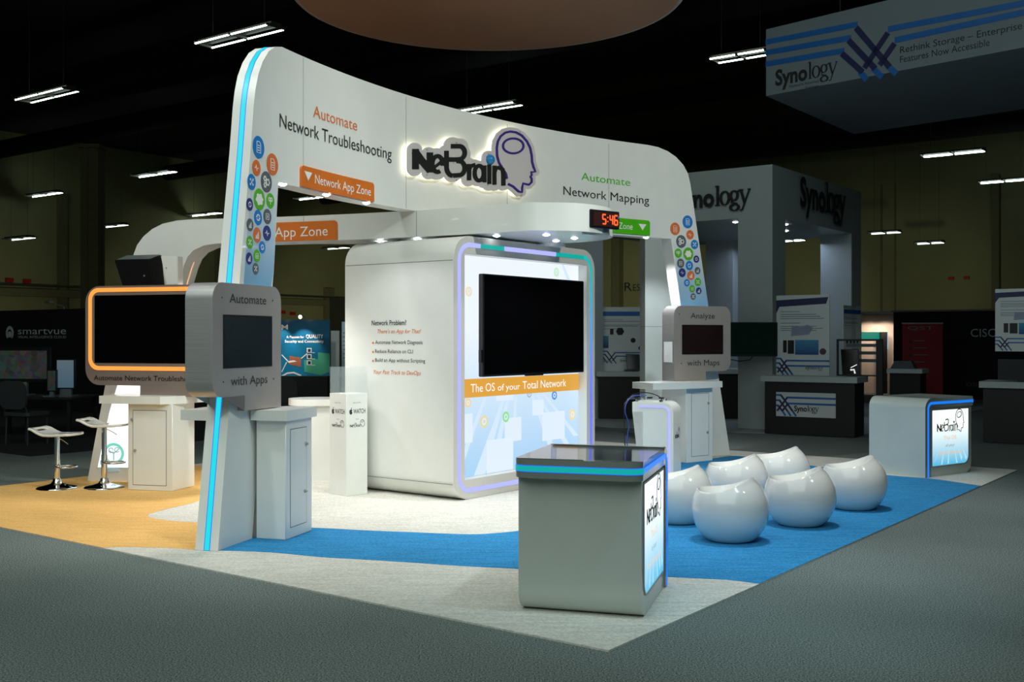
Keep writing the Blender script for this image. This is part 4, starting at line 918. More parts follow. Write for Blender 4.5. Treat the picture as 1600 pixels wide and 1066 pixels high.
# low white counter behind, between the near cabinet and the tower
t = thing('service_counter', 'white counter with a rounded top, between the near cabinet and the display tower', 'counter', (-2.35, 11.58, 0.0105), math.radians(4))
bm = new(); bx(bm, 0.12, 0.03, 0, 1.0, 0.5, 0.80); link_obj('counter_body', bm, WHITE, t, smooth=0)
bm = new(); prism(bm, [(0.16, 0.0), (1.05, 0.0), (1.05, 0.55), (0.16, 0.55)] + arcpts(0.16, 0.275, 0.24, 90, 270, 10, 0.275)[1:-1], 0.80, 0.87); link_obj('countertop', bm, WHITE, t, smooth=40)
# tall white pillar panel behind the right leg
q = at(1008, 500, 15.6)
t = thing('pillar_panel', 'tall pale pillar panel just behind the right arch leg', 'pillar', (q.x, q.y, 0.0), math.radians(8))
bm = new(); bx(bm, 0, 0, 0, 0.62, 0.3, 1.70); bx(bm, 0, 0, 1.705, 0.62, 0.3, 3.1); link_obj('pillar_body', bm, PALE, t, smooth=0)
bm = new(); bx(bm, 0.003, 0.003, 1.70, 0.617, 0.297, 1.705); link_obj('panel_seam', bm, SEAM, t, smooth=0)

# ================================================================== bar stools
def stool(label, loc, rz, H_):
    t = thing('bar_stool', label, 'stool', (loc[0], loc[1], 0.0125), rz, 'white bar stools on the orange carpet')
    bm = new(); lathe(bm, [(0.20, 0.0), (0.20, 0.006), (0.185, 0.016), (0.12, 0.030), (0.06, 0.048), (0.042, 0.075), (0.036, 0.10)], 36); link_obj('base', bm, CHROME, t, smooth=60)
    bm = new(); lathe(bm, [(0.030, 0.09), (0.030, H_ * 0.52), (0.026, H_ * 0.52), (0.026, H_ - 0.03), (0.05, H_ - 0.02)], 24); link_obj('column', bm, CHROME, t, smooth=60)
    bm = new(); z = H_ * 0.40; tube(bm, [(0.0, -0.03, z)] + [(0.11 + 0.10 * math.cos(math.radians(a)), 0.10 * math.sin(math.radians(a)), z) for a in range(-150, 151, 20)] + [(0.0, 0.03, z)], 0.009, 8); lathe(bm, [(0.036, z - 0.02), (0.036, z + 0.02)], 16); link_obj('footrest', bm, CHROME, t, smooth=60)
    bm = new(); tube(bm, [(0.02, 0, H_ - 0.045), (0.09, -0.02, H_ - 0.07), (0.145, -0.03, H_ - 0.10)], 0.005, 6); link_obj('lever', bm, CHROME, t)
    # moulded seat: raised scoop at one end with a grip slot, waterfall at the other
    bm = new(); nx, ny = 26, 16; g = {}
    for i in range(nx + 1):
        u = i / nx
        for j in range(ny + 1):
            v = j / ny * 2 - 1; wd = 0.165 * (1 - 0.10 * abs(2 * u - 1) ** 3)
            x = -0.25 + 0.48 * u; inset = 0.03 * abs(v) ** 6
            x = x + inset * (1 if u < 0.5 else -1) * (abs(2 * u - 1) ** 2)
            z = H_ + 0.085 * max(0, (0.42 - u) / 0.42) ** 1.3 - 0.02 * max(0, 0.12 - u) / 0.12 + 0.012 * max(0, (u - 0.55) / 0.45) ** 2 + 0.006 * abs(v) ** 3
            g[i, j] = bm.verts.new((x, wd * v, z))
    for i in range(nx):
        for j in range(ny):
            if 2 <= i <= 4 and 4 <= j <= 11: continue
            bm.faces.new((g[i, j], g[i + 1, j], g[i + 1, j + 1], g[i, j + 1]))
    bm.verts.ensure_lookup_table()
    for v in [v for v in bm.verts if not v.link_faces]: bm.verts.remove(v)
    s = link_obj('seat', bm, WHITE_G, t, smooth=70)
    md = s.modifiers.new('thickness', 'SOLIDIFY'); md.thickness = 0.026; md.offset = -1
    md = s.modifiers.new('round', 'SUBSURF'); md.levels = 1; md.render_levels = 2
    return t
g = ground(89, 765); stool('white bar stool with a chrome base, the left one of two on the orange carpet', (g.x, g.y), math.radians(-12), 0.555)
g = ground(163, 764); stool('white bar stool with a chrome base, right one, in front of the glowing leg panel', (g.x, g.y), math.radians(-4), 0.645)

# ================================================================== display pedestals
XP = Vector((0.68, 0.733)); g = ground(541.2, 777.5)
ped = thing('display_pedestal', 'slim square white pedestal with watch lettering beside the display tower', 'pedestal', (g.x, g.y, 0.0105), math.atan2(XP.y, XP.x)); S_ = 0.262
bm = new(); bx(bm, 0, 0, 0, S_, S_, 0.99); bmesh.ops.bevel(bm, geom=bm.edges[:], offset=0.002, segments=1, affect='EDGES'); link_obj('pedestal_body', bm, WHITE, ped)
def watch(S):
    letter_part(S, ped, TEXT, [('WATCH', 0.085, 0.235, 0.795, 0.046)], d=0.001, bold=0.01)
    letter_part(S, ped, SEAM, [('Enter to Win', 0.085, 0.175, 0.895, 0.013), ('from', 0.115, 0.150, 0.735, 0.012)], d=0.001)
    bm = new(); c = (0.055, 0.815)
    pts = [(0.0, 0.019), (0.012, 0.022), (0.020, 0.016), (0.014, 0.006), (0.015, -0.004), (0.021, -0.010), (0.013, -0.025), (0.004, -0.027), (0.0, -0.025), (-0.005, -0.027), (-0.014, -0.024), (-0.021, -0.008), (-0.020, 0.010), (-0.012, 0.021)]
    slab(bm, S, [(c[0] + x * 0.85, c[1] + y) for x, y in pts], 0, 0.001); slab(bm, S, [(c[0] + x, c[1] + y) for x, y in ((0.0, 0.024), (0.010, 0.028), (0.012, 0.040), (0.002, 0.035))], 0, 0.001)
    link_obj('fruit_mark', bm, TEXT, ped, smooth=0)
    logo(ped, S, 0.04, 0.665, 0.195, 0.0015, LOGO_K, LOGO_K, thin=0.6, zs=0.8, ball=False)
watch(face()); watch(Plane((0, S_, 0), (0, -1, 0), (0, 0, 1), (-1, 0, 0)))
ac = thing('acrylic_cover', 'clear acrylic box cover standing on the slim white pedestal', 'cover', (g.x, g.y, 1.0008), math.atan2(XP.y, XP.x))
bm = new(); e_ = 0.004
for (a0, b0, a1, b1) in ((0.002, 0.002, S_ - 0.002, 0.006), (0.002, S_ - 0.006, S_ - 0.002, S_ - 0.002), (0.002, 0.006, 0.006, S_ - 0.006), (S_ - 0.006, 0.006, S_ - 0.002, S_ - 0.006)): bx(bm, a0, b0, 0, a1, b1, 0.255)
bx(bm, 0.002, 0.002, 0.255, S_ - 0.002, S_ - 0.002, 0.259); link_obj('cover_walls', bm, ACR, ac, smooth=0)

XC = Vector((0.94, -0.341)); q = at(988, 632, 10.05)
cp_ = thing('charging_pedestal', 'white charging pedestal with a lavender light strip, behind the dark front counter', 'pedestal', (q.x, q.y, 0.0125), math.atan2(XC.y, XC.x))
pts = [(0.10, 0), (0.385, 0)] + arcpts(0.285, 0.835, 0.10, 0, 90, 10) + [(0, 0.935), (0, 0.845), (0.10, 0.845)]
bm = new(); a = [bm.verts.new((x, 0, z)) for x, z in pts]; b = [bm.verts.new((x, 0.36, z)) for x, z in pts]; k = len(pts); f1 = bm.faces.new(a); f2 = bm.faces.new(list(reversed(b)))
for i in range(k): bm.faces.new((a[i], a[(i + 1) % k], b[(i + 1) % k], b[i]))
bmesh.ops.triangulate(bm, faces=[f1, f2]); link_obj('pedestal_body', bm, WHITE, cp_, smooth=40)
bm = new(); stroke(bm, face(), [(0.345, 0.02), (0.345, 0.835)] + arcpts(0.285, 0.835, 0.06, 0, 90, 8)[1:] + [(0.07, 0.895)], 0.020, 0, 0.003); link_obj('led_strip', bm, L_LAV, cp_, smooth=0)
SR = Plane((0.385, 0, 0), (0, 1, 0), (0, 0, 1), (1, 0, 0)); logo(cp_, SR, 0.08, 0.60, 0.22, 0.002, LOGO_K, PURPLE, thin=0.7, ball=False)
tray = thing('phone_tray', 'clear acrylic phone charging tray lying on the white charging pedestal', 'tray', (q.x, q.y, 0.948), math.atan2(XC.y, XC.x))
bm = new(); bx(bm, -0.06, 0.03, 0.022, 0.30, 0.33, 0.030); link_obj('tray_plate', bm, ACR, tray, smooth=0)
for fx, fy in ((0.03, 0.06), (0.25, 0.06), (0.03, 0.30), (0.25, 0.30)):
    bm = new(); lathe(bm, [(0.012, 0.0), (0.012, 0.022)], 12, (fx, fy)); link_obj('foot', bm, CHROME, tray)
bm = new()
for fx in (0.02, 0.14, 0.25): bx(bm, fx - 0.02, 0.08, 0.030, fx + 0.02, 0.14, 0.042)
link_obj('charging_puck', bm, BLACK, tray, smooth=0)
def cable(label, pts, m):
    sm = []; P = [Vector(p) for p in pts]; P = [P[0]] + P + [P[-1]]
    for i in range(1, len(P) - 2):
        for k in range(6):
            t_ = k / 6; p0, p1, p2, p3 = P[i - 1:i + 3]
            sm.append(0.5 * ((2 * p1) + (p2 - p0) * t_ + (2 * p0 - 5 * p1 + 4 * p2 - p3) * t_ ** 2 + (3 * p1 - p0 - 3 * p2 + p3) * t_ ** 3))
    sm.append(P[-1]); bm = new(); tube(bm, sm, 0.0045, 6); return tag(link_obj('charging_cable', bm, m, None), label, 'cable')
cable('black charging cable arching over the phone tray on the charging pedestal', [at(1036, 630, 10.1), at(1030, 620, 10.12), at(1012, 614, 10.15), at(992, 616, 10.15), at(978, 628, 10.1), at(975, 640, 10.08), at(976, 690, 10.08), at(978, 730, 10.1), (1.05, 10.1, 0.02)], BLACK)
cable('blue charging cable hanging from the left of the charging pedestal tray', [at(1010, 618, 10.2), at(990, 619, 10.2), at(979, 630, 10.15), at(977, 645, 10.12), at(983, 665, 10.12), at(980, 690, 10.1), (1.10, 10.2, 0.02)], mat('blue_cable', (30, 70, 170), 0.5))

# ================================================================== neighbouring booths
BNEG = -B                                                     # towards the right and nearer
M_BLUE = mat('print_blue', (28, 100, 172), 0.5); M_NAVY = mat('print_navy', (36, 40, 84), 0.5); M_GREYTX = mat('print_grey_text', (110, 122, 130), 0.6)
SIGNBOARD = mat('pale_sign_board', (206, 214, 216), 0.5, var=0.01)
def framed(name, label, cat, px, py, y, X, group=None):
    """an Empty standing at a photo direction and depth, its local front facing away from X turned left; returns it and a photo -> local (x, z) function"""
    p = at(px, py, y); X = Vector(X).normalized(); t = thing(name, label, cat, tuple(p), math.atan2(X.y, X.x), group)
    def f(qx, qy): a, z = inv_plane((p.x, p.y), X, qx, qy); return a, z - p.z
    return t, f
def wordmark(parent, S, a, b, w, m, d=0.004):
    """bold sans first half, book serif second half"""
    cap = w * 0.235; bm = new(); write(bm, S, 'Syno', a, a + w * 0.545, b, cap, d=d, bold=0.035)
    x0 = a + w * 0.565; xh = cap * 0.74; t = cap * 0.10
    def st(pts, wd, cl=False, ws=None): stroke(bm, S, pts, wd, d * 0.5, d, cl, ws)
    st([(x0 + t, b), (x0 + t, b + cap * 1.06)], t * 1.3); st([(x0 - t * .4, b + t * .2), (x0 + t * 2.4, b + t * .2)], t * .5); st([(x0 - t * .4, b + cap * 1.02), (x0 + t, b + cap * 1.05)], t * .5)
    def oo(cx, cy, rx, ry):
        p = disc(cx, cy, rx, 24, ry); st(p, t, True, [t * (0.45 + 0.95 * abs(math.cos(2 * math.pi * i / 24))) for i in range(24)])
    oo(x0 + w * 0.122, b + xh * 0.5, w * 0.056, xh * 0.48)
    x0 += w * 0.024
    oo(x0 + w * 0.225, b + xh * 0.64, w * 0.045, xh * 0.33); oo(x0 + w * 0.23, b - xh * 0.22, w * 0.055, xh * 0.22)
    st([(x0 + w * 0.195, b + xh * .32), (x0 + w * 0.185, b + xh * .14), (x0 + w * 0.265, b + xh * .04)], t * .8); st([(x0 + w * 0.26, b + xh * .85), (x0 + w * 0.295, b + xh * .98)], t * .7)
    st([(x0 + w * .315, b + xh), (x0 + w * .365, b + xh * .05)], t * 1.3); st([(x0 + w * .43, b + xh), (x0 + w * .365, b + xh * .05), (x0 + w * .335, b - xh * .42), (x0 + w * .305, b - xh * .45)], t * .7)
    st([(x0 + w * .295, b + xh), (x0 + w * .345, b + xh)], t * .5); st([(x0 + w * .405, b + xh), (x0 + w * .445, b + xh)], t * .5)
    return link_obj('wordmark', bm, m, parent, smooth=0)
def xmotif(parent, S, a0, b0, a1, b1, wleft, d=0.002):
    """three bars from the left and two from the right folding into crossing diagonals"""
    h = b1 - b0; t = h * 0.085; bm = new(); bk = new()
    for i in range(3):
        y = b1 - h * (0.10 + 0.23 * i); xk = a0 + wleft * (0.62 - 0.17 * i)
        stroke(bm, S, [(a0, y), (xk, y)], t, 0, d); ym = b0 + h * 0.22; k = (y - b0) * 0.72
        stroke(bk, S, [(xk - t * .3, y), (xk + (y - ym) * 0.72, ym)], t, 0, d * 1.2); stroke(bm, S, [(xk + (y - ym) * 0.72, ym), (xk + k, b0)], t, 0, d)
    for i in range(2):
        y = b1 - h * (0.20 + 0.26 * i); xk = a0 + wleft * (1.22 + 0.10 * i)
        stroke(bm, S, [(xk, y), (a1, y)], t, 0, d); ym = b0 + h * 0.20
        stroke(bk, S, [(xk + t * .3, y), (xk - (y - ym) * 0.72, ym)], t, 0, d * 1.4)
    link_obj('blue_stripes', bm, M_BLUE, parent, smooth=0); link_obj('dark_stripes', bk, M_NAVY, parent, smooth=0)

# their pale carpet
g0, g1 = ground(935, 668), ground(1332, 683.5)
flat_prism('neighbour_carpet', [(g0.x - 1.0, g0.y + 0.6), (g1.x, g1.y), (g1.x + A.x * 9, g1.y + A.y * 9), (g0.x + 4.4, g0.y + 7.8)], 0, 0.008, mat('neighbour_pale_carpet', (150, 158, 158), 0.95, var=0.05), 'pale grey carpet under the square tower booth behind the arch', 'carpet')

# square tower with a fascia on four columns
tw, f = framed('booth_tower', 'pale square booth tower with black raised wordmarks, behind the right end of the arch', 'booth tower', 1207, 673, 18.0, A)
LA, LB_, ZF0, ZF1 = 4.35, 4.2, 3.56, 4.42; zb = at(1207, 673, 18.0).z
tw.location.z = 0.0085
bm = new(); bx(bm, 0, 0, ZF0, LA, LB_, ZF1); link_obj('fascia', bm, PALE, tw, smooth=0)
for (x, y) in ((0, 0), (LA - 0.55, 0), (LA - 0.55, 2.5), (0, LB_ - 0.55)):
    bm = new(); bx(bm, x, y, 0, x + 0.55, y + 0.62, ZF0); link_obj('column', bm, PALE, tw, smooth=0)
SFR = face(); wordmark(tw, SFR, 1.08, 3.84, 2.2, TEXT, 0.05)
SFL = Plane((0, LB_, 0), (0, -1, 0), (0, 0, 1), (-1, 0, 0)); wordmark(tw, SFL, 2.42, 3.80, 1.36, TEXT, 0.05)
for (x, y) in ((0.5, 0.9), (1.4, 0.35), (2.5, 0.8), (0.35, 1.9), (1.2, 2.9), (0.4, 3.2), (3.3, 2.0)):
    bm = new(); lathe(bm, [(0.045, ZF0), (0.045, ZF0 - 0.008), (0.03, ZF0 - 0.014), (0.018, ZF0 - 0.02)], 14, (x, y)); link_obj('downlight', bm, BULB, tw)
lamp('canopy_light', 'AREA', (5.3, 21.6, 3.4), (5.3, 21.6, 0), 16, (0.62, 0.74, 1.0), (1.6, 1.6))

# hanging banner box above it
hb = thing('hanging_banner', 'dark pale hanging banner box with blue folded stripes at the upper right', 'banner', tuple(at(1197, 150, 17.0)), math.atan2(-0.726, 0.6875))
hh = 104 * 17.0 / F; Lb = 6.2; q = Matrix.Rotation(-math.atan2(-0.726, 0.6875), 2) @ Vector((2.39, 3.2))
bm = new(); prism(bm, [(0, 0), (Lb, 0), (Lb + q.x, q.y), (q.x, q.y)], 0, hh); link_obj('banner_box', bm, mat('banner_fabric', (120, 132, 138), 0.8, var=0.04, scale=1.5), hb, smooth=0)
def fh(px, py): a, z = inv_plane(tuple(at(1197, 150, 17.0).xy), Vector((0.6875, -0.726)), px, py); return a, z - at(1197, 150, 17.0).z
def zf(zx, zy): return fh(1180 + zx / 3.807, zy / 3.807)
bm = new(); bk = new(); S0 = face()
for pts in ([(62, 252), (610, 145)], [(62, 315), (570, 225)], [(62, 382), (530, 302)], [(790, 175), (1700, 0)], [(830, 240), (1700, 52)], [(790, 392), (840, 440)], [(700, 405), (755, 460)], [(620, 425), (665, 475)]): stroke(bm, S0, [zf(*p) for p in pts], 0.085, 0, 0.004)
for pts in ([(600, 165), (800, 400)], [(555, 240), (715, 410)], [(515, 318), (640, 430)], [(790, 195), (650, 405)], [(830, 258), (740, 388)]): stroke(bk, S0, [zf(*p) for p in pts], 0.085, 0, 0.006)
link_obj('blue_stripes', bm, M_BLUE, hb, smooth=0); link_obj('dark_stripes', bk, M_NAVY, hb, smooth=0)
a0 = zf(120, 490); a1 = zf(478, 445); SK = Plane((0, 0, 0), (1, 0, 0.02), (0, 0, 1), (0, -1, 0)); wordmark(hb, S0, a0[0], (a0[1] + a1[1]) / 2 - 0.02, a1[0] - a0[0], TEXT, 0.004)
a0 = zf(205, 508); a1 = zf(378, 480); letter_part(S0, hb, TEXT, [('Network Attached', a0[0], a1[0], (a0[1] + a1[1]) / 2 - 0.03, 0.045), ('Storage', a0[0] + (a1[0] - a0[0]) * 0.55, a1[0], (a0[1] + a1[1]) / 2 - 0.10, 0.045)], d=0.004)
a0 = zf(862, 318); a1 = zf(1395, 262); b0 = zf(862, 375); k = (a1[0] - a0[0])
letter_part(S0, hb, TEXT, [('Rethink Storage – Enterprise Storage', a0[0], a0[0] + k * 1.72, a0[1], 0.10), ('Features Now Accessible', a0[0], a1[0], b0[1], 0.10)], d=0.004)
for xq, yq in ((0.5, 0.5), (Lb - 0.5, 0.5)):
    bm = new(); tube(bm, [(xq + q.x * 0.5, q.y * 0.5, hh), (xq + q.x * 0.5, q.y * 0.5, 12.5 - hb.location.z)], 0.01, 6); link_obj('hanging_cable', bm, DARKTRIM, hb)

# round disc hung over the booth
dz = 5.0
dc = thing('hanging_disc', 'large round hanging disc with a brown-orange underside over the booth', 'disc', (-0.24, 11.05, dz))
bm = new(); lathe(bm, [(1.98, 0.0), (2.0, 0.02), (2.0, 0.42), (1.98, 0.44), (0.5, 0.44)], 72); link_obj('disc_shell', bm, mat('disc_fabric', (150, 140, 132), 0.8, var=0.03), dc, smooth=30)
DISCU = mat('disc_underside', (150, 108, 82), 0.85, var=0.05, scale=1.2)
bm = new(); lathe(bm, [(1.95, -0.002), (1.95, 0.0)], 72); link_obj('disc_underside', bm, DISCU, dc, smooth=0)
for k in range(3):
    a = k * 2.094; bm = new(); tube(bm, [(1.5 * math.cos(a), 1.5 * math.sin(a), 0.43), (1.5 * math.cos(a), 1.5 * math.sin(a), 12.5 - dz)], 0.008, 6); link_obj('hanging_cable', bm, DARKTRIM, dc)

# desks of the tower booth
def desk(label, px, py, y, X, Wd, D, Hb, signpx=None):
    t, f = framed('booth_desk', label, 'desk', px, py, y, X, 'black and white desks of the booths behind'); t.location.z = 0.0085
    bm = new(); bx(bm, 0, 0, 0, Wd, D, Hb); link_obj('desk_body', bm, BLACKLAM, t, smooth=0)
    bm = new(); bx(bm, -0.05, -0.05, Hb, Wd + 0.05, D + 0.05, Hb + 0.09); link_obj('desktop', bm, PALE, t, smooth=0)
    return t, f
DX = Vector((0.846, -0.533)); g = ground(1195, 675)
dk, f = desk('black desk with a pale top and a striped sign, in front of the pale tower', 1195, 677, g.y - 0.35, DX, 1.42, 0.56, 0.835)
a0, a1 = f(1213, 650), f(1306, 615)
bm = new(); slab(bm, face(), rect(a0[0], a0[1], a1[0], a1[1]), 0, 0.01); sp_ = link_obj('sign_panel', bm, SIGNBOARD, dk, smooth=0); S1 = face(-0.01)
xmotif(sp_, S1, a0[0], a0[1] + 0.01, a1[0], a1[1] - 0.01, (a1[0] - a0[0]) * 0.15); wordmark(sp_, S1, a0[0] + (a1[0] - a0[0]) * 0.31, a0[1] + 0.09, (a1[0] - a0[0]) * 0.40, TEXT)
g = ground(936, 657)
desk('black desk with a pale top between the display tower and the right pillar panel', 936, 657, g.y + 0.25, (1, -0.05), 1.85, 0.6, 0.80)
desk('black desk with a pale top at the right frame edge under the cropped poster', 1536, 690, 15.9, DX, 2.4, 0.8, 0.80)
desk('small dark desk with a pale top between the tower and the red banner', 1390, 668, 23.0, DX, 0.62, 0.6, 0.78)
desk('dark desk at the left of the tower, seen behind the right kiosk', 1110, 655, 20.4, (1, 0), 0.75, 0.6, 0.85)

# poster boards
def poster(label, px0, pyb, px1, pyt, y, X, kind, stand=0.0):
    t, f = framed('poster_board', label, 'poster', px0, pyb, y, X, 'pale poster boards of the tower booth'); w, h = f(px1, pyb)[0], f(px0, pyt)[1]; S = face(-0.02); S1 = face(-0.024)
    bm = new(); bx(bm, 0, 0, 0, w, 0.02, h); link_obj('board', bm, SIGNBOARD, t, smooth=0); S = face(0.0)
    bm = new(); slab(bm, S, [(0.0, h * 0.94), (w * 0.98, h * 0.97), (w * 0.94, h * 0.89), (w * 0.06, h * 0.86), (0.0, h * 0.78)] if kind == 'a' else rect(w * 0.02, h * 0.86, w, h * 0.93), 0, 0.002); link_obj('title_band', bm, M_BLUE if kind != 'a' else M_NAVY, t, smooth=0)
    bm = new(); random.seed(len(label))
    ys = [0.80, 0.765, 0.74, 0.715, 0.66, 0.62, 0.595, 0.57] if kind == 'a' else [0.80, 0.775, 0.72, 0.70, 0.66]
    for yy in ys:
        stroke(bm, S, [(w * 0.08, h * yy), (w * (0.45 if yy in (0.80, 0.66) else random.uniform(0.74, 0.9)), h * yy)], h * 0.008, 0, 0.001)
    link_obj('text_lines', bm, M_GREYTX, t, smooth=0)
    if kind == 'a':
        bm = new(); slab(bm, S, [(w * .28, h * .50), (w * .62, h * .52), (w * .70, h * .60), (w * .60, h * .64), (w * .45, h * .61), (w * .30, h * .63)], 0, 0.0015); link_obj('pale_map_print', bm, mat('print_pale_blue', (140, 152, 176), 0.6), t, smooth=0)
        bm = new(); slab(bm, S, rect(w * .36, h * .275, w * .80, h * .455), 0, 0.003); link_obj('screen_print', bm, fade('teal_screen_print', (24, 70, 140), (60, 150, 190), h * .27, h * .46), t, smooth=0)
        bm = new(); slab(bm, S, rect(w * .22, h * .285, w * .34, h * .45), 0, 0.002); slab(bm, S, rect(w * .13, h * .30, w * .20, h * .45), 0, 0.002); link_obj('device_print', bm, BLACK, t, smooth=0)
        bm = new(); slab(bm, S, disc(w * .88, h * .315, h * .04, 16), 0, 0.002); link_obj('round_print', bm, mat('print_brown', (90, 60, 54), 0.6), t, smooth=0)
        xmotif(t, S, 0.0, 0.01, w, h * 0.25, w * 0.15); wordmark(t, S, w * 0.55, h * 0.10, w * 0.33, M_GREYTX)
    elif kind == 'b':
        bm = new(); slab(bm, S, disc(w * .40, h * .62, h * .065, 6), 0, 0.002); slab(bm, S, rect(w * .20, h * .57, w * .27, h * .66), 0, 0.002); slab(bm, S, disc(w * .66, h * .48, h * .04, 12), 0, 0.002); slab(bm, S, disc(w * .80, h * .36, h * .03, 10), 0, 0.002); slab(bm, S, disc(w * .92, h * .37, h * .035, 10), 0, 0.002); link_obj('device_print', bm, BLACK, t, smooth=0)
        bm = new(); slab(bm, S, rect(w * .03, h * .36, w * .17, h * .55), 0, 0.002); link_obj('photo_print', bm, fade('blue_photo_print', (30, 50, 90), (70, 150, 190), h * .36, h * .55), t, smooth=0)
        xmotif(t, S, 0.0, h * 0.12, w, h * 0.33, w * 0.24); wordmark(t, S, w * 0.04, h * 0.14, w * 0.20, M_GREYTX); wordmark(t, S, w * 0.40, h * 0.15, w * 0.20, M_GREYTX)
    else:
        bm = new()
        for i in range(4): slab(bm, S, rect(w * (.15 + .2 * i), h * .36, w * (.25 + .2 * i), h * .42), 0, 0.002)
        for i in range(2): slab(bm, S, rect(w * .6, h * (.12 + .1 * i), w * .85, h * (.16 + .1 * i)), 0, 0.002)
        link_obj('device_print', bm, BLACK, t, smooth=0)
    if stand:
        bm = new(); bx(bm, w * 0.45, 0.02, -stand, w * 0.55, 0.05, h * 0.5); link_obj('stand', bm, DARKTRIM, t, smooth=0)
    return t
poster('pale poster board with a teal screen picture standing on the desk beside the tower column', 1213, 589, 1296, 462, 17.72, DX, 'a')
poster('pale poster board with a blue title band behind the desk right of the display tower', 937.5, 580, 1016, 480, 20.75, (1, -0.05), 'b')
poster('narrow pale poster on the right column of the square tower', 1318, 570, 1345, 477, 20.7, (0.6, 0.8), 'c')
poster('cropped pale poster board at the right frame edge with a blue title band', 1555, 549, 1660, 452, 15.7, (0.8, -0.6), 'a', stand=0.40)
# screens on the desks
t, f = framed('wall_monitor', 'dark green-tinted monitor on the left face of the tower column', 'monitor', 1108, 557, 17.72, (1, -0.04))
bm = new(); w_ = f(1215, 556)[0]; bx(bm, 0, 0, 0, w_, 0.08, 0.56); bmesh.ops.bevel(bm, geom=bm.edges[:], offset=0.008, segments=1, affect='EDGES'); link_obj('bezel', bm, BLACK, t)
bm = new(); slab(bm, face(), rect(0.02, 0.03, w_ - 0.02, 0.54), 0, 0.002); link_obj('screen', bm, mat('green_dark_screen', (20, 44, 36), 0.15, var=0.1), t, smooth=0)
bm = new(); tube(bm, [(w_ * .25, 0.03, 0.01), (w_ * .3, 0.03, -0.05), (w_ * .45, 0.03, -0.08), (w_ * .6, 0.03, -0.06), (w_ * .65, 0.03, 0.01)], 0.008, 6); link_obj('cable', bm, BLACK, t)
t, f = framed('tablet_computer', 'dark tablet leaning on a stand on the desk right of the display tower', 'tablet', 980, 578, 20.55, (1, -0.1))
bm = new(); S = Plane((0, 0, 0), (1, 0, -0.02), (-0.10, 0.12, 1), (0, -1, 0.1)); slab(bm, S, rrect(0, 0, 0.26, 0.30, 0.012, 3), -0.012, 0, back=True); link_obj('tablet_body', bm, BLACK, t, smooth=0)
bm = new(); slab(bm, S, rect(0.012, 0.014, 0.248, 0.286), 0, 0.001); link_obj('screen', bm, SCREEN_G, t, smooth=0)
bm = new(); bx(bm, -0.06, -0.02, -0.012, 0.24, 0.14, 0.0); tube(bm, [(0.1, 0.13, 0), (0.06, 0.06, 0.2)], 0.008, 6); link_obj('stand', bm, DARKTRIM, t, smooth=0)
t, f = framed('tablet_computer', 'black tablet leaning inside the open frame on the tower booth desk', 'tablet', 1316, 586.5, 16.98, DX)
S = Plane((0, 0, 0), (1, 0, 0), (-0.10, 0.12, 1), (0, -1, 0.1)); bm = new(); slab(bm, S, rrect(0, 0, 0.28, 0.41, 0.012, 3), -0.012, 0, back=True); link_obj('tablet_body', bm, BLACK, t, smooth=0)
bm = new(); slab(bm, S, rect(0.012, 0.014, 0.268, 0.396), 0, 0.001); link_obj('screen', bm, SCREEN, t, smooth=0)
bm = new(); stroke(bm, S, [(0.14, 0.12), (0.24, 0.17)], 0.012, 0.001, 0.002); stroke(bm, S, [(0.13, 0.085), (0.19, 0.09), (0.20, 0.03)], 0.025, 0.001, 0.002); link_obj('drawn_reflection', bm, emit('painted_reflection', (235, 240, 240), 0.9), t, smooth=0)  # bright reflection on the tablet glass drawn as glowing strokes
t, f = framed('open_frame_rack', 'black open frame rack standing behind the desk, right of the bluish tower column', 'rack', 1307, 587.2, 17.22, DX)
w_, h_ = f(1379, 588)[0], f(1307, 530)[1]; bm = new()
for c in ((0, 0, 0, 0.03, 0.03, h_), (w_ - 0.10, 0, -0.9, w_, 0.05, h_), (0, 0, h_ - 0.03, w_, 0.05, h_), (0, 0, 0, w_ - 0.1, 0.03, 0.02)): bx(bm, *c)
link_obj('rack_frame', bm, BLACKLAM, t, smooth=0)
for i in range(3):
    bm = new(); bx(bm, 0.15, 0.005, 0.22 + 0.12 * i, w_ - 0.1, 0.03, 0.27 + 0.12 * i); link_obj('shelf', bm, mat('slate_shelf', (74, 88, 96), 0.6), t, smooth=0)
# lit niche far behind
t, f = framed('lit_booth_wall', 'small bright peach-lit booth wall far behind, right of the square tower', 'booth wall', 1346, 640, 30.0, (1, -0.1)); t.location.z = 0.001
w_, h_ = f(1396, 640)[0], f(1346, 491)[1] + at(1346, 640, 30).z; bm = new(); bx(bm, 0, 0, 0, w_, 0.1, h_); link_obj('wall_panel', bm, mat('peach_wall', (226, 204, 190), 0.7), t, smooth=0)
zz = lambda py: f(1370, py)[1] + at(1346, 640, 30).z
bm = new(); slab(bm, face(), rect(0, zz(531), w_ * 0.62, zz(519)), 0, 0.02); link_obj('green_stripe', bm, emit('green_sign_strip', (0, 140, 120), 0.8), t, smooth=0)
bm = new(); slab(bm, face(), rect(w_ * 0.75, zz(546), w_ * 0.82, zz(519)), 0, 0.02); link_obj('blue_stripe', bm, emit('pale_blue_strip', (150, 190, 255), 0.9), t, smooth=0)
bm = new(); bx(bm, w_ * 0.55, -0.25, 0, w_ * 0.74, -0.05, zz(519)); link_obj('side_post', bm, BLACKLAM, t, smooth=0)
bm = new(); bx(bm, 0, -0.3, h_, w_, 0.1, h_ + 0.06); link_obj('canopy', bm, PALE, t, smooth=0)
q = at(1346, 640, 30)
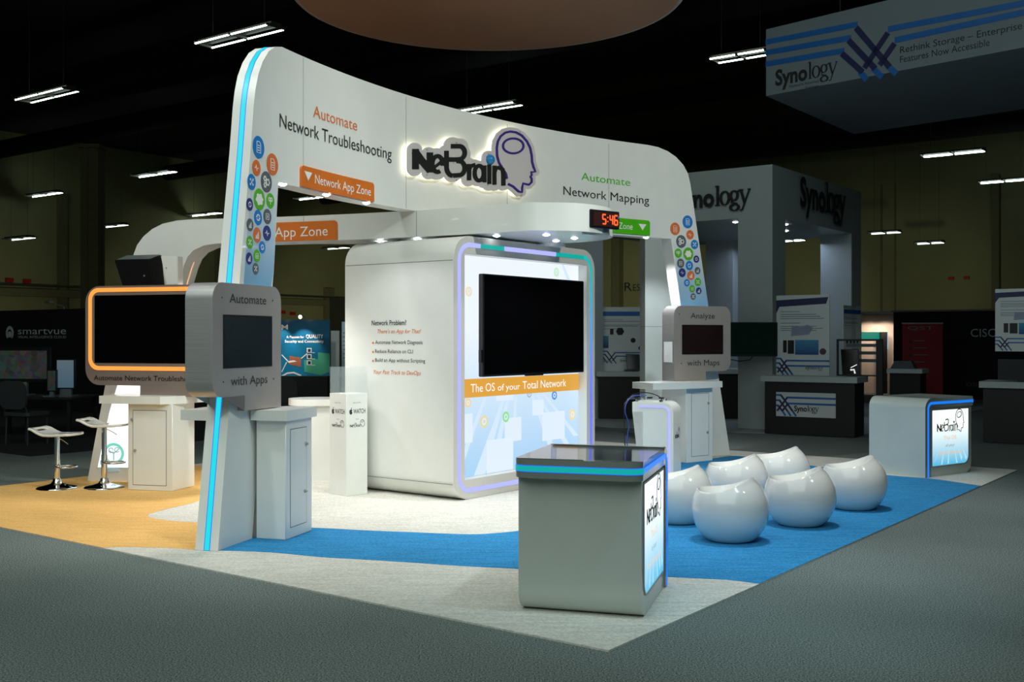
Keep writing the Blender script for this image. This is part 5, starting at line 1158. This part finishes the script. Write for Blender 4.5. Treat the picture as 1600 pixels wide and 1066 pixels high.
lamp('niche_spot', 'SPOT', (q.x + 0.25 * w_, 29.3, h_ - 0.15), (q.x + 0.25 * w_, 30, h_ - 1.1), 26, WARM, 0.05, 100, 0.4); lamp('niche_spot', 'SPOT', (q.x + 0.72 * w_, 29.3, h_ - 0.15), (q.x + 0.72 * w_, 30, h_ - 1.1), 26, WARM, 0.05, 100, 0.4)
# black draped booth wall with raised letters
t, f = framed('drape_wall', 'long black draped booth wall with pale letters at the right edge', 'booth wall', 1396, 640, 28.0, BNEG); t.location.z = 0.001; zq = at(1396, 640, 28).z
w_, h_ = f(1640, 600)[0], f(1396, 488)[1] + zq; bm = new(); bx(bm, 0, 0, 0, w_, 0.06, h_); link_obj('drape', bm, DRAPE, t, smooth=0)
bm = new(); tube(bm, [(-0.05, 0.03, h_ + 0.02), (w_, 0.03, h_ + 0.02)], 0.025, 8); tube(bm, [(0.05, 0.09, 0), (0.05, 0.09, h_)], 0.025, 8); link_obj('rail', bm, STEEL, t)
a0, a1 = f(1517, 526.5), f(1556, 526); letter_part(face(), t, mat('pale_letters', (190, 200, 204), 0.5), [('CISC', a0[0], a1[0], a0[1] + zq, 0.21)], d=0.02)
a0, a1 = f(1510, 604), f(1527, 603); letter_part(face(), t, mat('dim_letters', (80, 88, 92), 0.5), [('OSI', a0[0], a1[0], a0[1] + zq, 0.10)], d=0.02)
t, f = framed('red_banner', 'tall dark red roll-up banner standing before the black draped wall', 'banner', 1410, 640, 24.5, (1, -0.12)); t.location.z = 0.0085; zq = at(1410, 640, 24.5).z
w_, h_ = f(1473, 640)[0], f(1410, 507)[1] + zq; bm = new(); bx(bm, 0, 0, 0.08, w_, 0.012, h_); link_obj('banner_sheet', bm, mat('dark_red_fabric', (132, 22, 30), 0.7), t, smooth=0)
bm = new(); bx(bm, -0.02, -0.08, 0, w_ + 0.02, 0.12, 0.08); bx(bm, -0.01, -0.01, h_, w_ + 0.01, 0.03, h_ + 0.03); link_obj('banner_rail', bm, STEEL, t, smooth=0)
letter_part(face(), t, M_GREYTX, [('QST', w_ * 0.13, w_ * 0.78, h_ - 0.13, 0.085)], d=0.003)
bm = new()
for i in range(6): stroke(bm, face(), [(w_ * 0.28, h_ - 0.38 - 0.16 * i), (w_ * (0.55 + 0.04 * (i % 3)), h_ - 0.38 - 0.16 * i)], 0.014, 0, 0.002)
link_obj('text_lines', bm, M_GREYTX, t, smooth=0)
bm = new()
for i in range(5): slab(bm, face(), disc(w_ * 0.2, h_ - 0.4 - 0.16 * i, 0.035, 10), 0, 0.002)
link_obj('bullet', bm, mat('banner_dark_mark', (60, 12, 18), 0.6), t, smooth=0)
t, f = framed('equipment_bin', 'dark lidded bin on the small desk left of the red banner', 'bin', 1391, 576, 23.2, DX); bm = new()
a = [bm.verts.new(c) for c in ((0, 0, 0), (0.5, 0, 0), (0.5, 0.3, 0), (0, 0.3, 0), (0.08, 0.03, 0.16), (0.42, 0.03, 0.16), (0.42, 0.27, 0.16), (0.08, 0.27, 0.16))]
for ff in ((3, 2, 1, 0), (4, 5, 6, 7), (0, 1, 5, 4), (1, 2, 6, 5), (2, 3, 7, 6), (3, 0, 4, 7)): bm.faces.new([a[i] for i in ff])
link_obj('bin_body', bm, mat('bin_grey', (66, 74, 76), 0.6), t, smooth=0)
t.location.z = 0.88
# black screen under the cropped poster
t, f = framed('desk_monitor', 'black monitor on the right edge desk under the cropped poster', 'monitor', 1559, 588, 15.85, DX); w_ = f(1640, 586)[0]; h_ = f(1559, 553)[1]
bm = new(); bx(bm, 0, 0, 0.03, w_, 0.04, h_ - 0.0); link_obj('bezel', bm, BLACK, t, smooth=0); bm = new(); bx(bm, w_ * 0.4, -0.05, 0, w_ * 0.6, 0.1, 0.03); link_obj('stand', bm, BLACK, t, smooth=0)
t.location.z = 0.899

# wall lettering and red alarm boxes on the hall walls
p = WR0 - B * wr(975) - A * 0.02; t = thing('restroom_lettering', 'black serif wall letters on the khaki wall between tower and pillar panel', 'lettering', (p.x, p.y, 0), math.atan2(BNEG.y, BNEG.x))
def fw(px, py): return inv_plane((p.x, p.y), BNEG, px, py)
a0, a1 = fw(976, 455), fw(1052, 455); letter_part(face(), t, TEXT, [('R', a0[0], a0[0] + 0.52, a0[1], 0.55), ('ESTROOMS', a0[0] + 0.60, a1[0], a0[1], 0.42)], d=0.02)
for i, (px, py) in enumerate(((1487, 435), (1511, 434))):
    q = WR0 - B * wr(px) - A * 0.12; z = EYE + (CY - py) / F * q.y; bm = new(); bx(bm, -0.13, -0.05, -0.07, 0.13, 0.1, 0.07); o = link_obj('alarm_box', bm, mat('alarm_red', (170, 30, 28), 0.5), None, smooth=0); o.location = (q.x, q.y, z); o.rotation_euler = (0, 0, math.atan2(BNEG.y, BNEG.x)); tag(o, ('left' if i == 0 else 'right') + ' one of two small red alarm boxes high on the right khaki wall', 'alarm box', 'red alarm boxes')
for i, (px, py) in enumerate(((13, 438), (40.5, 439.5), (440, 488), (456, 490))):
    q = WL0 + A * wl(px) - B * 0.12; z = EYE + (CY - py) / F * q.y; bm = new(); bx(bm, -0.20, -0.05, -0.11, 0.20, 0.1, 0.11); o = link_obj('alarm_box', bm, MATS['alarm_red'], None, smooth=0); o.location = (q.x, q.y, z); o.rotation_euler = (0, 0, HEAD)
    tag(o, ('leftmost red alarm box on the left khaki wall', 'red alarm box on the left khaki wall, right of the leftmost', 'red alarm box above the teal banner, the left of two', 'red alarm box above the teal banner, the right of two')[i], 'alarm box', 'red alarm boxes')

# ---------------------------------------------------------------- dark booth on the far left
XS = Vector((0.8, -0.6)); t, f = framed('dark_booth_wall', 'black booth back wall with a grey eye logo at the far left', 'booth wall', -40, 620, 25.0, XS); t.location.z = 0.0065; zq = at(-40, 620, 25).z
w_, h_ = f(172, 620)[0], f(80, 484)[1] + zq; bm = new(); bx(bm, 0, 0, 0, w_, 0.08, h_); link_obj('drape', bm, DRAPE, t, smooth=0)
GREYL = mat('silver_letters', (226, 232, 236), 0.4); S = face()
c = f(15.5, 521); bm = new(); r_ = 0.155; ring(bm, S, [(c[0] + x, c[1] + zq + y) for x, y in arcpts(0, 0, r_, -50, 230, 24)] , [(c[0] + x * 1.0, c[1] + zq - 0.02 + y) for x, y in arcpts(0, 0, r_ * 0.66, -50, 230, 24)], 0, 0.01, 0, 24); slab(bm, S, disc(c[0], c[1] + zq - 0.03, r_ * 0.45, 18), 0, 0.01); link_obj('eye_logo', bm, GREYL, t, smooth=0)
a0, a1 = f(28.5, 523), f(104, 521); zz = a0[1] + zq; letter_part(S, t, GREYL, [('smartvue', a0[0], a1[0], zz, 0.16)], d=0.01)
a0, a1 = f(28.5, 529), f(104, 526.5); letter_part(S, t, GREYL, [('VISUAL INTELLIGENCE CLOUD', a0[0], a1[0], a0[1] + zq, 0.055)], d=0.01)
t2 = t
t, f = framed('arm_light', 'small arm spotlight on top of the dark far-left booth wall', 'lamp', 100, 490, 23.4, XS); bm = new(); tube(bm, [(0, 0.02, -0.1), (0, 0, 0.02), (-0.35, -0.1, 0.12)], 0.012, 6); bx(bm, -0.50, -0.16, 0.10, -0.32, -0.05, 0.15); link_obj('arm', bm, STEEL, t, smooth=0); t.location.z = h_ + 0.05
g = ground(47, 713.5); flat_prism('black_booth_carpet', [(g.x, g.y), (g.x + A.x * 9, g.y + A.y * 9), (g.x + A.x * 9 + B.x * 12, g.y + A.y * 9 + B.y * 12), (g.x + B.x * 12, g.y + B.y * 12)], 0, 0.006, mat('black_carpet', (16, 17, 18), 0.95, var=0.2, scale=40), 'black carpet of the dark booth at the far left', 'carpet')
COLLAGE = bpy.data.materials.new('video_wall_image'); COLLAGE.use_nodes = True; nt = COLLAGE.node_tree; b_ = nt.nodes['Principled BSDF']; b_.inputs['Base Color'].default_value = (0.01, 0.01, 0.01, 1)
vo = nt.nodes.new('ShaderNodeTexVoronoi'); vo.inputs['Scale'].default_value = 14; tc = nt.nodes.new('ShaderNodeTexCoord'); nt.links.new(tc.outputs['Object'], vo.inputs[0]); mx = nt.nodes.new('ShaderNodeMix'); mx.data_type = 'RGBA'; mx.inputs[0].default_value = 0.62; nt.links.new(vo.outputs['Color'], mx.inputs[6]); mx.inputs[7].default_value = (0.25, 0.30, 0.26, 1); nt.links.new(mx.outputs[2], b_.inputs['Emission Color']); b_.inputs['Emission Strength'].default_value = 0.05
def screen(name, label, px0, pyb, px1, pyt, y, X, m, frame=0.03, foot=None):
    t, f = framed(name, label, 'monitor', px0, pyb, y, X); w, h = f(px1, pyb)[0], f(px0, pyt)[1]
    bm = new(); bx(bm, 0, 0, 0, w, 0.05, h); link_obj('bezel', bm, BLACK, t, smooth=0)
    bm = new(); slab(bm, face(), rect(frame, frame, w - frame, h - frame), 0, 0.002); link_obj('screen', bm, m, t, smooth=0)
    if foot: bm = new(); bx(bm, w * foot[0], 0.0, -foot[2], w * foot[1], 0.06, 0.0); bx(bm, w * foot[0] - 0.06, -0.1, -foot[2] - 0.02, w * foot[1] + 0.06, 0.14, -foot[2]); link_obj('stand', bm, mat('dim_silver', (96, 104, 108), 0.5), t, smooth=0)
    return t
XT = Vector((1.0, -0.05))
screen('video_monitor', 'wide monitor with a colourful camera picture wall in the dark far-left booth', -12, 597, 78, 543, 17.0, XT, COLLAGE, 0.05, (0.36, 0.6, 0.19))
screen('info_screen', 'upright screen with a pale blue diagram in the dark far-left booth', 87, 608, 117, 561, 16.65, XT, emit('pale_diagram_screen', (92, 128, 150), 0.45, (130, 150, 158), 2, 0, 0.6), 0.02, (0.2, 0.8, 0.098))
screen('phone_display', 'narrow upright display with a red and white picture in the dark far-left booth', 73, 612, 88, 578, 16.5, XT, COLLAGE, 0.015, (0.3, 0.7, 0.06))
t, f = framed('booth_table', 'dim table in the dark far-left booth, under the video monitor', 'table', -20, 640, 16.8, XT, None); t.location.z = 0.007
w_ = f(128, 640)[0] - 1.05; bm = new(); bx(bm, 0, -0.45, 0.60, w_ + 1.1, 0.6, 0.629); link_obj('tabletop', bm, BLACKLAM, t, smooth=0)
for lx in (0.05, w_ + 1.0):
    for ly in (-0.4, 0.5):
        bm = new(); bx(bm, lx, ly, 0, lx + 0.05, ly + 0.05, 0.60); link_obj('leg', bm, BLACKLAM, t, smooth=0)
def side_chair(label, px, py, y, rz):
    t = thing('side_chair', label, 'chair', (at(px, py, y).x, y, 0.007), rz, 'dim side chairs in the neighbouring booths'); cm = mat('dim_chair', (54, 58, 60), 0.6)
    bm = new(); slab(bm, Plane((0, 0, 0.45), (1, 0, 0), (0, 1, 0), (0, 0, 1)), rrect(-0.24, -0.23, 0.24, 0.23, 0.06, 5), -0.03, 0.02, back=True); link_obj('seat', bm, cm, t)
    bm = new(); slab(bm, Plane((0, 0.24, 0.52), (1, 0, 0), (0, 0.12, 1), (0, -1, 0.12)), rrect(-0.24, 0.0, 0.24, 0.40, 0.12, 6), -0.02, 0.02, back=True); link_obj('backrest', bm, cm, t)
    for sx in (-1, 1):
        for sy in (-1, 1):
            bm = new(); tube(bm, [(sx * 0.2, sy * 0.19, 0.0), (sx * 0.19, sy * 0.18, 0.43)], 0.013, 8); link_obj('leg', bm, cm, t)
    bm = new()
    for sx in (-1, 1): tube(bm, [(sx * 0.2, 0.18, 0.42), (sx * 0.2, 0.25, 0.60)], 0.012, 8)
    link_obj('back_frame', bm, cm, t); return t
side_chair('dim grey chair at the table in the dark far-left booth', 42, 690, 15.6, math.radians(160))
side_chair('grey rounded-back chair just right of the near left kiosk, below the teal banner', 452, 640, 17.0, math.radians(170))

# ---------------------------------------------------------------- teal banner wall between the near kiosk and the tower
t, f = framed('teal_banner_wall', 'teal lit banner wall with white quality slogan, between the near kiosk and the tower', 'banner', 392, 587, 21.0, (1, -0.06)); w_, h_ = f(515, 587)[0], f(392, 500)[1]
TEAL = fade('teal_banner_print', (26, 128, 168), (12, 84, 118), 0.0, h_)
bm = new(); bx(bm, 0, 0, 0, w_, 0.05, h_); link_obj('banner_sheet', bm, TEAL, t, smooth=0)
S = face(); a0, a1 = f(447.5, 528.5), f(505, 528); letter_part(S, t, TEXT_W, [('A Passion for', a0[0], a0[0] + (a1[0] - a0[0]) * 0.49, a0[1], 0.05), ('QUALITY', a0[0] + (a1[0] - a0[0]) * 0.53, a1[0], a0[1], 0.075)], d=0.004, bold=0.02)
a0, a1 = f(445, 535.5), f(506, 535); letter_part(S, t, TEXT_W, [('Security and Connectivity', a0[0], a1[0], a0[1], 0.055)], d=0.004, bold=0.02)
a0, a1 = f(428, 515), f(450, 513.5); letter_part(S, t, TEXT_W, [('DM', a0[0], a1[0], a0[1], 0.10)], d=0.004, bold=0.005)
def fq(zx, zy): return f(420 + zx / 5.92, 480 + zy / 5.92)
bm = new(); slab(bm, S, [fq(190, 450), fq(300, 470), fq(296, 555), fq(190, 530)], 0, 0.003); link_obj('brick_print', bm, mat('print_brick', (168, 96, 70), 0.6), t, smooth=0)
bm = new(); slab(bm, S, [fq(325, 490), fq(455, 480), fq(455, 420), fq(565, 430), fq(565, 600), fq(480, 630), fq(330, 600)], 0, 0.002); link_obj('city_print', bm, mat('print_green_city', (74, 176, 140), 0.6), t, smooth=0)
bm = new(); bk = new()
for yy in (400, 458, 515):
    slab(bm, S, [fq(352, yy + 22), fq(396, yy + 22), fq(396, yy - 22), fq(352, yy - 22)], 0, 0.004); slab(bk, S, [fq(362, yy + 14), fq(388, yy + 14), fq(388, yy - 14), fq(362, yy - 14)], 0, 0.006); stroke(bm, S, [fq(396, yy + 22), fq(430, yy + 22)], 0.012, 0, 0.004)
stroke(bm, S, [fq(120, 440), fq(175, 500)], 0.018, 0, 0.004); stroke(bm, S, [fq(300, 475), fq(355, 430)], 0.018, 0, 0.004); stroke(bm, S, [fq(120, 600), fq(165, 510)], 0.018, 0, 0.004)
stroke(bm, S, [fq(120, 640), fq(170, 612), fq(230, 606), fq(300, 635)], 0.03, 0, 0.004); slab(bm, S, [fq(165, 500), fq(235, 492), fq(262, 505), fq(185, 515)], 0, 0.005)
link_obj('white_line_print', bm, TEXT_W, t, smooth=0); link_obj('dark_device_print', bk, M_NAVY, t, smooth=0)
zb0 = at(392, 587, 21).z
bm = new(); bx(bm, -0.1, -0.3, -zb0 + 0.007, w_ + 0.02, 0.05, 0.0); link_obj('black_base', bm, BLACKLAM, t, smooth=0)
for px in (441, 476.5):
    a = f(px, 500)[0]; bm = new(); tube(bm, [(a, 0.02, h_), (a, -0.05, h_ + 0.06), (a, -0.35, h_ + 0.07)], 0.010, 6)
    link_obj('lamp_arm', bm, STEEL, t, smooth=0)
    bm = new(); bmesh.ops.create_uvsphere(bm, u_segments=12, v_segments=8, radius=0.035, matrix=Matrix.Translation((a, -0.36, h_ + 0.05))); link_obj('bulb', bm, BULB_W, t)
    w0 = t.matrix_basis @ Vector((a, -0.36, h_ + 0.0)); lamp('banner_spot', 'SPOT', w0, (w0.x, w0.y + 0.42, w0.z - 0.7), 22, (1, 0.95, 0.88), 0.02, 70, 0.6)
t, f = framed('blank_signboard', 'plain pale signboard just right of the teal banner', 'signboard', 517, 600, 20.5, (1, 0)); t.location.z = 0.001; bm = new(); bx(bm, 0, 0, 0, f(530, 600)[0], 0.04, f(517, 517)[1] + at(517, 600, 20.5).z); link_obj('panel_sheet', bm, PALE, t, smooth=0)
t, f = framed('text_signboard', 'pale blue text signboard beside the left edge of the display tower', 'signboard', 534, 600, 19.5, (1, 0)); t.location.z = 0.001; zq = at(534, 600, 19.5).z; w_, h_ = f(562, 600)[0], f(534, 503)[1] + zq
bm = new(); bx(bm, 0, 0, 0, w_, 0.04, h_); link_obj('panel_sheet', bm, mat('pale_blue_panel', (176, 206, 218), 0.5), t, smooth=0)
bm = new()
for i in range(7): stroke(bm, face(), [(0.02, h_ - 0.2 - 0.075 * i), (0.10 + 0.02 * (i % 2), h_ - 0.2 - 0.075 * i)], 0.016, 0, 0.002)
link_obj('text_lines', bm, M_GREYTX, t, smooth=0)
t, f = framed('dark_cabinet', 'dark cabinet-like block on the far wall above the teal banner, at its right end', 'cabinet', 515, 560, 40.0, (1, 0)); t.location.z = 0.001; bm = new(); bx(bm, 0, 0, 0, 0.75, 0.4, f(515, 465)[1] + at(515, 560, 40).z); link_obj('cabinet_body', bm, KHAKI_D, t, smooth=0)
